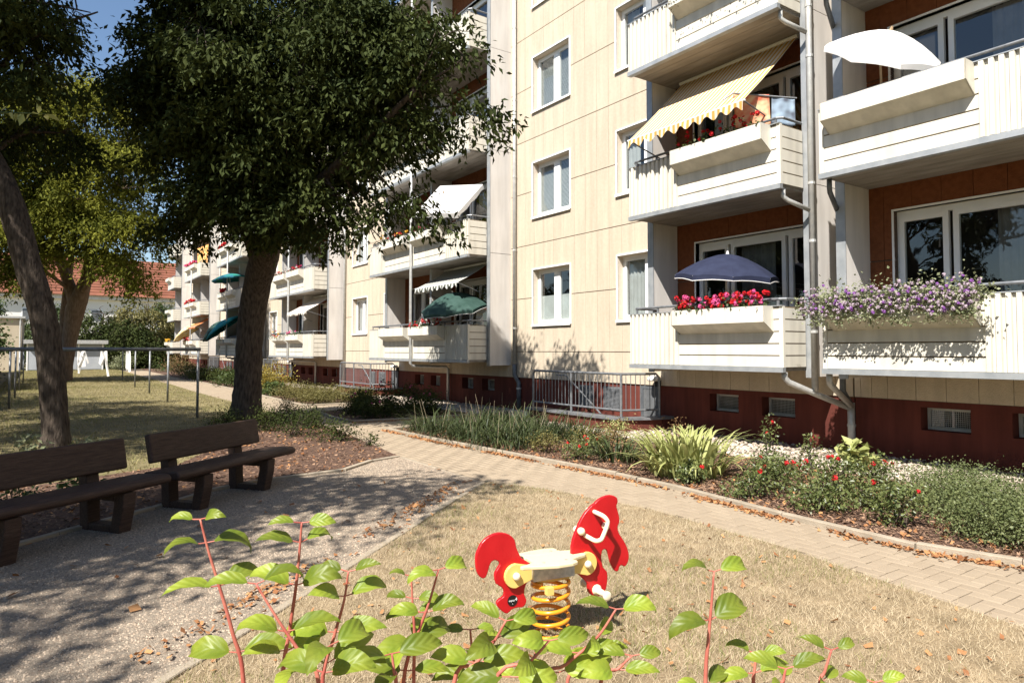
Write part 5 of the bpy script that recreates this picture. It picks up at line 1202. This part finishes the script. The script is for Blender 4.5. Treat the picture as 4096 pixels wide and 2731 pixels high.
for y_in, s, k, lab in [(43.6, 1, 2, 'red flowers on the high balcony left of the trunk'), (43.6, 1, 1, 'red flowers below the blue-green parasol'), (55.75, -1, 2, 'pink flowers under the orange towel'), (55.75, 1, 2, 'pink flowers left of the pipe beside the orange towel'), (55.75, 1, 1, 'red flowers on the second level of the far bay'), (55.75, -1, 1, 'red flowers right of the pipe in the far bay'), (55.75, 1, 0, 'red flowers beneath the yellow parasol'), (67.7, -1, 0, 'orange flowers on the last balcony')]:
    box_flowers(y_in, s, k, lab, ['bloom_red', 'bloom_pink'] if 'pink' in lab else (['bloom_yellow'] if 'orange f' in lab else ['bloom_red']), 22, 200, .3, br=.07)
o = box_flowers(6.16, 1, 2, 'thin trailing vine hanging from the topmost window box', ['bloom_white'], 4, 260, .1, .5, 'leaf_olive', 'trailing_plant', cat='plant')

# ------------------------------------------------------------------ parasols and awnings
def parasol(label, apex, axis, R, m, base, rise=.30, n=8, trim=None, pole_m='white_frame', square=None):
    apex, axis = Vector(apex), Vector(axis).normalized(); t = thing('parasol', label, 'parasol', (base[0], base[1], base[2]), 'balcony parasols')
    u = axis.orthogonal().normalized()
    if square: u = Vector(square[0]).normalized(); u = (u - axis * u.dot(axis)).normalized()
    v = axis.cross(u); vs = [apex]; rings = 5; seg = n * (4 if not square else 14); fs = []
    def rim(a):
        c, s_ = math.cos(a), math.sin(a)
        if square:
            k_ = 1 / max(abs(c) / square[1], abs(s_) / square[2]); return k_
        w_ = math.pi / n; aa = (a % (2 * w_)) - w_; return R * math.cos(w_) / math.cos(aa) if abs(aa) < w_ else R
    for i in range(1, rings + 1):
        f = i / rings
        for j in range(seg):
            a = 2 * math.pi * j / seg; r_ = rim(a) * f; sag = -.03 * R * f * (1 - abs(math.sin(a * n / 2))) if not square else 0
            vs.append(apex + u * math.cos(a) * r_ + v * math.sin(a) * r_ - axis * (rise * (f ** 1.7) - sag))
    fs += [(0, 1 + j, 1 + (j + 1) % seg) for j in range(seg)]
    for i in range(rings - 1):
        for j in range(seg): a = 1 + i * seg + j; b = 1 + i * seg + (j + 1) % seg; fs.append((a, a + seg, b + seg, b))
    o0 = 1 + (rings - 1) * seg; e0 = len(vs)
    for j in range(seg):
        a = 2 * math.pi * j / seg; h_ = (.09 if not square else .15) * (.75 + .25 * abs(math.sin(j * math.pi / 4 * (1 if square else .5)))); vs.append(vs[o0 + j] - (axis * .5 + Vector((0, 0, .5))) * h_)
    fs += [(o0 + j, e0 + j, e0 + (j + 1) % seg, o0 + (j + 1) % seg) for j in range(seg)]
    c = MB().add(vs, fs).build('canopy', m, t); s_ = c.modifiers.new('thick', 'SOLIDIFY'); s_.thickness = .004
    if trim:
        mb = MB(); mb.tube([vs[e0 + j] for j in range(seg)] + [vs[e0]], .008, 5, False); mb.build('piping', trim, c)
    MB().tube([apex + axis * .05, apex - axis * .4, Vector(base)], .016, 8).build('pole', pole_m, t)
    MB().tube([apex - axis * .01, apex + axis * .05], [.03, .012], 8).build('finial', pole_m, t)
    for j in range(n):
        e = vs[o0 + j * seg // n]; MB().tube([apex - axis * .03, vs[1 + 2 * seg + j * seg // n] - axis * .012, e - axis * .008], .005, 4).build('rib', pole_m, t)
parasol('navy parasol with white piping over the geraniums', (9.62, 7.47, 3.26), (-.04, -.12, 1), .86, 'navy_cloth', (9.62, 7.5, 1.43), .36, 8, 'white_cloth')
parasol('big tilted white parasol on the upper right balcony', (9.58, 4.66, 6.04), (-.22, -.50, .82), .80, 'white_cloth', (9.6, 4.80, 4.23), .30, 8, None, 'wood')
parasol('dark green parasol on the lowest balcony past the corner pipe', (9.38, 16.55, 3.22), (-.24, -.10, .95), .98, 'green_cloth', (9.5, 16.6, 1.43), .42, 8, 'white_cloth')
parasol('square tilted white parasol with scalloped edge', (9.05, 16.45, 5.95), (-.72, -.22, .65), 1.0, 'white_cloth', (9.45, 16.3, 4.23), .22, 4, None, 'wood', ((0, 1, 0), .95, .6))
parasol('teal parasol tipped over the far balcony left of the trunk', (9.0, 44.6, 3.35), (-.55, .2, .8), 1.25, 'teal_cloth', (9.5, 44.6, 1.43), .35)
parasol('faded green parasol beside the teal one', (8.9, 46.4, 3.2), (-.6, .3, .75), 1.1, 'green_cloth', (9.5, 46.3, 1.43), .4)
parasol('blue and green parasol on the second level left of the trunk', (9.3, 43.9, 6.25), (-.15, .1, 1), 1.05, 'blue_green_cloth', (9.4, 43.9, 4.23), .3)
parasol('yellow flowered parasol on the far lowest balcony', (9.0, 57.2, 3.3), (-.55, .3, .8), 1.2, 'yellow_cloth', (9.5, 57.2, 1.43), .35)
def awning(label, y0, y1, xt, zt, xf, zf, m, arm=True, val=.16):
    t = thing('awning', label, 'awning', (xt, (y0 + y1) / 2, zt), 'balcony awnings'); n = 40; mb = MB(); vs = []
    for f in (0, .33, .66, 1):
        for j in range(n + 1): vs.append((xt + (xf - xt) * f, y0 + (y1 - y0) * j / n, zt + (zf - zt) * f - .03 * math.sin(f * math.pi)))
    fs = [(i * (n + 1) + j, i * (n + 1) + j + 1, (i + 1) * (n + 1) + j + 1, (i + 1) * (n + 1) + j) for i in range(3) for j in range(n)]
    c = mb.add(vs, fs).build('fabric', m, t); s_ = c.modifiers.new('thick', 'SOLIDIFY'); s_.thickness = .004
    mb = MB(); L_ = 9; vs = []
    for j in range(n * 2 + 1):
        f = j / (n * 2); h_ = val * (.72 + .28 * math.cos(f * L_ * 2 * math.pi)); y = y0 + (y1 - y0) * f; wv = .015 * math.sin(f * 37)
        vs += [(xf - .012, y, zf - .005), (xf - .02 + wv, y, zf - h_)]
    v_ = mb.add(vs, [(2 * j, 2 * j + 1, 2 * j + 3, 2 * j + 2) for j in range(n * 2)]).build('valance', m, t); s_ = v_.modifiers.new('thick', 'SOLIDIFY'); s_.thickness = .003
    MB().tube([(xf, y0 - .03, zf), (xf, y1 + .03, zf)], .018, 8).build('front_bar', 'white_frame', t)
    MB().tube([(xt, y0 - .03, zt + .03), (xt, y1 + .03, zt + .03)], .035, 8).build('roller', 'white_frame', t)
    for y in (y0, y1): MB().tube([(xf, y, zf), (WX - .35, y, zf - .32)], .012, 6).build('arm', 'steel', t)
awning('orange and white striped awning lowered over the red geraniums', 6.55, 9.05, 10.30, 6.84, 8.86, 5.48, 'awning_orange')
awning('green and white striped awning above the dark green parasol', 15.95, 18.45, 10.22, 4.03, 9.20, 3.44, 'awning_green', True, .14)
awning('plain cream awning on the balcony right of the trunk', 28.2, 30.9, 10.25, 4.0, 9.05, 3.25, 'cream_cloth')
awning('orange awning over the far lowest balcony', 52.8, 55.5, 10.2, 4.0, 9.0, 3.3, 'orange_cloth')
awning('white awning left of the square white parasol', 18.9, 21.6, 10.25, 6.83, 9.1, 6.15, 'white_cloth')
# towels
cloth('beach_towel', 'flower-printed towel hung beside the orange striped awning', 'towel', [(9.02, 6.86, 5.70), (9.45, 6.5, 5.68), (9.47, 6.5, 5.18), (9.06, 6.84, 5.16)], 'towel_print', .02)
cloth('beach_towel', 'blue and dark towel next to the flower-printed one', 'towel', [(9.48, 6.48, 5.66), (9.74, 6.24, 5.60), (9.74, 6.24, 5.15), (9.48, 6.48, 5.2)], 'towel_blue', .02)
o = MB().tube([(8.9, 6.95, 5.62), (9.02, 6.86, 5.72), (9.76, 6.22, 5.60)], .014, 8).build('drying_rod', 'steel'); tag(o, 'steel rod holding the towels beside the orange awning', 'rod')
cloth('bath_towel', 'yellow and orange patterned towel on the high far balcony', 'towel', [(9.15, 53.6, 8.95), (9.7, 52.5, 9.2), (9.7, 52.5, 7.75), (9.15, 53.6, 7.85)], 'towel_orange', .04)

# ------------------------------------------------------------------ the back of the yard
t = thing('bin_shed', 'low grey metal shed at the end of the lawn', 'shed', (1.6, 66.5, 0))
MB().box(-.9, 4.2, 64.6, 64.75, 0, 2.05).build('front_panel', 'shed_grey', t); MB().box(-.9, 4.2, 64.75, 68, 0, 2.0).build('body', 'shed_grey', t)
MB().box(-1.15, 4.45, 64.2, 68.2, 2.10, 2.40).build('flat_roof', 'zinc', t)
for x in (-.9, .8, 2.45, 4.1): MB().box(x - .05, x + .05, 64.55, 64.6, 0, 2.08).build('post', 'white_frame', t)
for x in (-.1, 1.65, 3.3): MB().box(x - .7, x + .7, 64.57, 64.599, .08, 1.95).build('door_panel', 'shed_grey', t)
t = thing('garden_building', 'plain beige rendered outbuilding behind the clothes poles', 'outbuilding', (-7, 70, 0))
MB().box(-16, -1.3, 66, 75, 0, 4.1).build('wall', 'old_wall', t); MB().box(-16.2, -1.1, 65.8, 75.2, 4.1, 4.25).build('roof_edge', 'zinc', t); MB().tube([(-1.4, 65.9, 0), (-1.4, 65.9, 4.1)], .06, 8).build('drainpipe', 'zinc', t)
t = thing('old_wall', 'stained low garden wall with a tiled top near the left edge', 'wall', (-2.6, 45, 0))
MB().box(-2.9, -2.6, 30, 62, 0, 1.9).build('masonry', 'old_wall', t); MB().prism([(-3.05, 1.9), (-2.45, 1.9), (-2.75, 2.15)], lambda a, b, q: (a, q, b), 30, 62).build('coping_tiles', 'roof_tile', t)
# ivy along the left fence
t = thing('ivy_hedge', 'dark ivy hedge along the fence left of the clothes poles', 'hedge', (-2.3, 30, 0))
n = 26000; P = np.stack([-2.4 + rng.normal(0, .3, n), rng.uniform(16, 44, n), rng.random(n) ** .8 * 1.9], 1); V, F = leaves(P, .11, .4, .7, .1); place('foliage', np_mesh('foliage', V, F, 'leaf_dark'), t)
mb = MB()
for y in range(16, 45, 3): mb.tube([(-2.2, y, 0), (-2.2, y, 1.7)], .025, 6)
mb.build('fence_posts', 'steel', t)
t = thing('vine_mound', 'sunlit green vine spilling over the wall at the left edge', 'vine', (-2.4, 36, 1.5))
n = 6000; P = np.stack([-2.3 + rng.normal(0, .45, n), rng.uniform(33, 40, n), 1.5 + np.abs(rng.normal(0, .55, n))], 1); V, F = leaves(P, .15, .4, .7, .1); place('foliage', np_mesh('foliage', V, F, 'leaf_mid'), t)
# far house with the red roof
t = thing('far_house', 'distant pale house with a long red tiled roof and roof windows', 'house', (5, 100, 0), 'far houses')
MB().box(-40, 32, 97, 108, 0, 8.2).build('wall', 'far_wall', t)
r_ = MB().prism([(96.2, 8.2), (102.5, 13.4), (108.8, 8.2), (102.5, 13.0)], lambda a, b, q: (q, a, b), -40.5, 32.5).build('roof', 'roof_tile_far', t)
MB().box(-40.3, 32.3, 96.6, 97, 7.7, 8.19).build('eaves_cornice', 'fin_white', t)
for zc in np.arange(8.6, 13.2, .36):
    yy = 96.2 + (zc - 8.2) / 5.2 * 6.3; MB().box(-40.4, 32.4, yy - .06, yy + .3, zc - .03, zc + .06).build('tile_course', 'roof_tile_far', r_)
for x in (-20, -12, -4, 4.2, 9.2, 13.6, 14.9, 20):
    yy = 98.0; f = MB().prism([(yy, 9.0), (yy - .15, 9.15), (yy + 1.4, 10.45), (yy + 1.6, 10.4)], lambda a, b, q: (q, a, b), x - .5, x + .5).build('roof_window', 'white_frame', r_)
    MB().prism([(yy - .02, 9.25), (yy - .04, 9.28), (yy + 1.22, 10.34), (yy + 1.25, 10.30)], lambda a, b, q: (q, a, b), x - .4, x + .4).build('pane', 'louvre', f)
for x in np.arange(-36, 30, 3.4):
    for z in (2.0, 5.0):
        f = MB().box(x, x + 1.3, 96.95, 97.02, z, z + 1.5).build('window', 'white_frame', t); MB().box(x + .1, x + 1.2, 96.93, 96.96, z + .1, z + 1.4).build('pane', 'louvre', f)
def far_tree(x, y, r_, h, m, label, cl_=420):
    tree('far_tree', label, [[(Vector((x, y, -.1)), .22), (Vector((x, y, h * .3)), .18), (Vector((x + .2, y, h * .75)), .06)]],
         [(Vector((x, y, h * .55)), r_, r_, h * .45), (Vector((x + r_ * .5, y - .3, h * .40)), r_ * .7, r_ * .7, h * .36), (Vector((x - r_ * .5, y, h * .35)), r_ * .7, r_ * .6, h * .3)], cl_, 26, .30, m, 'bark', .5, 'trees behind the shed', limb_r=.08)
far_tree(4.5, 74, 2.6, 6.6, 'leaf_dark', 'dark bushy tree behind the grey shed'); far_tree(8.2, 76, 2.8, 7.6, 'leaf_olive', 'olive tree with pale flower heads before the red roof'); far_tree(11.0, 79, 2.8, 7.0, 'leaf_mid', 'green tree against the far end of the block')
far_tree(0.5, 82, 3.0, 7.6, 'leaf_mid', 'green tree behind the beige outbuilding'); far_tree(-6, 84, 3.2, 8.4, 'leaf_mid', 'tree at the far left behind the outbuilding'); far_tree(6.5, 70.5, 1.8, 4.6, 'leaf_dark', 'low dark tree at the path end'); far_tree(14, 84, 3, 8, 'leaf_olive', 'olive tree peeking past the block end', 300)
shrub('far_bush', 'pale variegated bush at the corner of the grey shed', 'shrub', 5.4, 63.4, 1.1, .8, 1.5, 1500, .12, 'leaf_varieg')
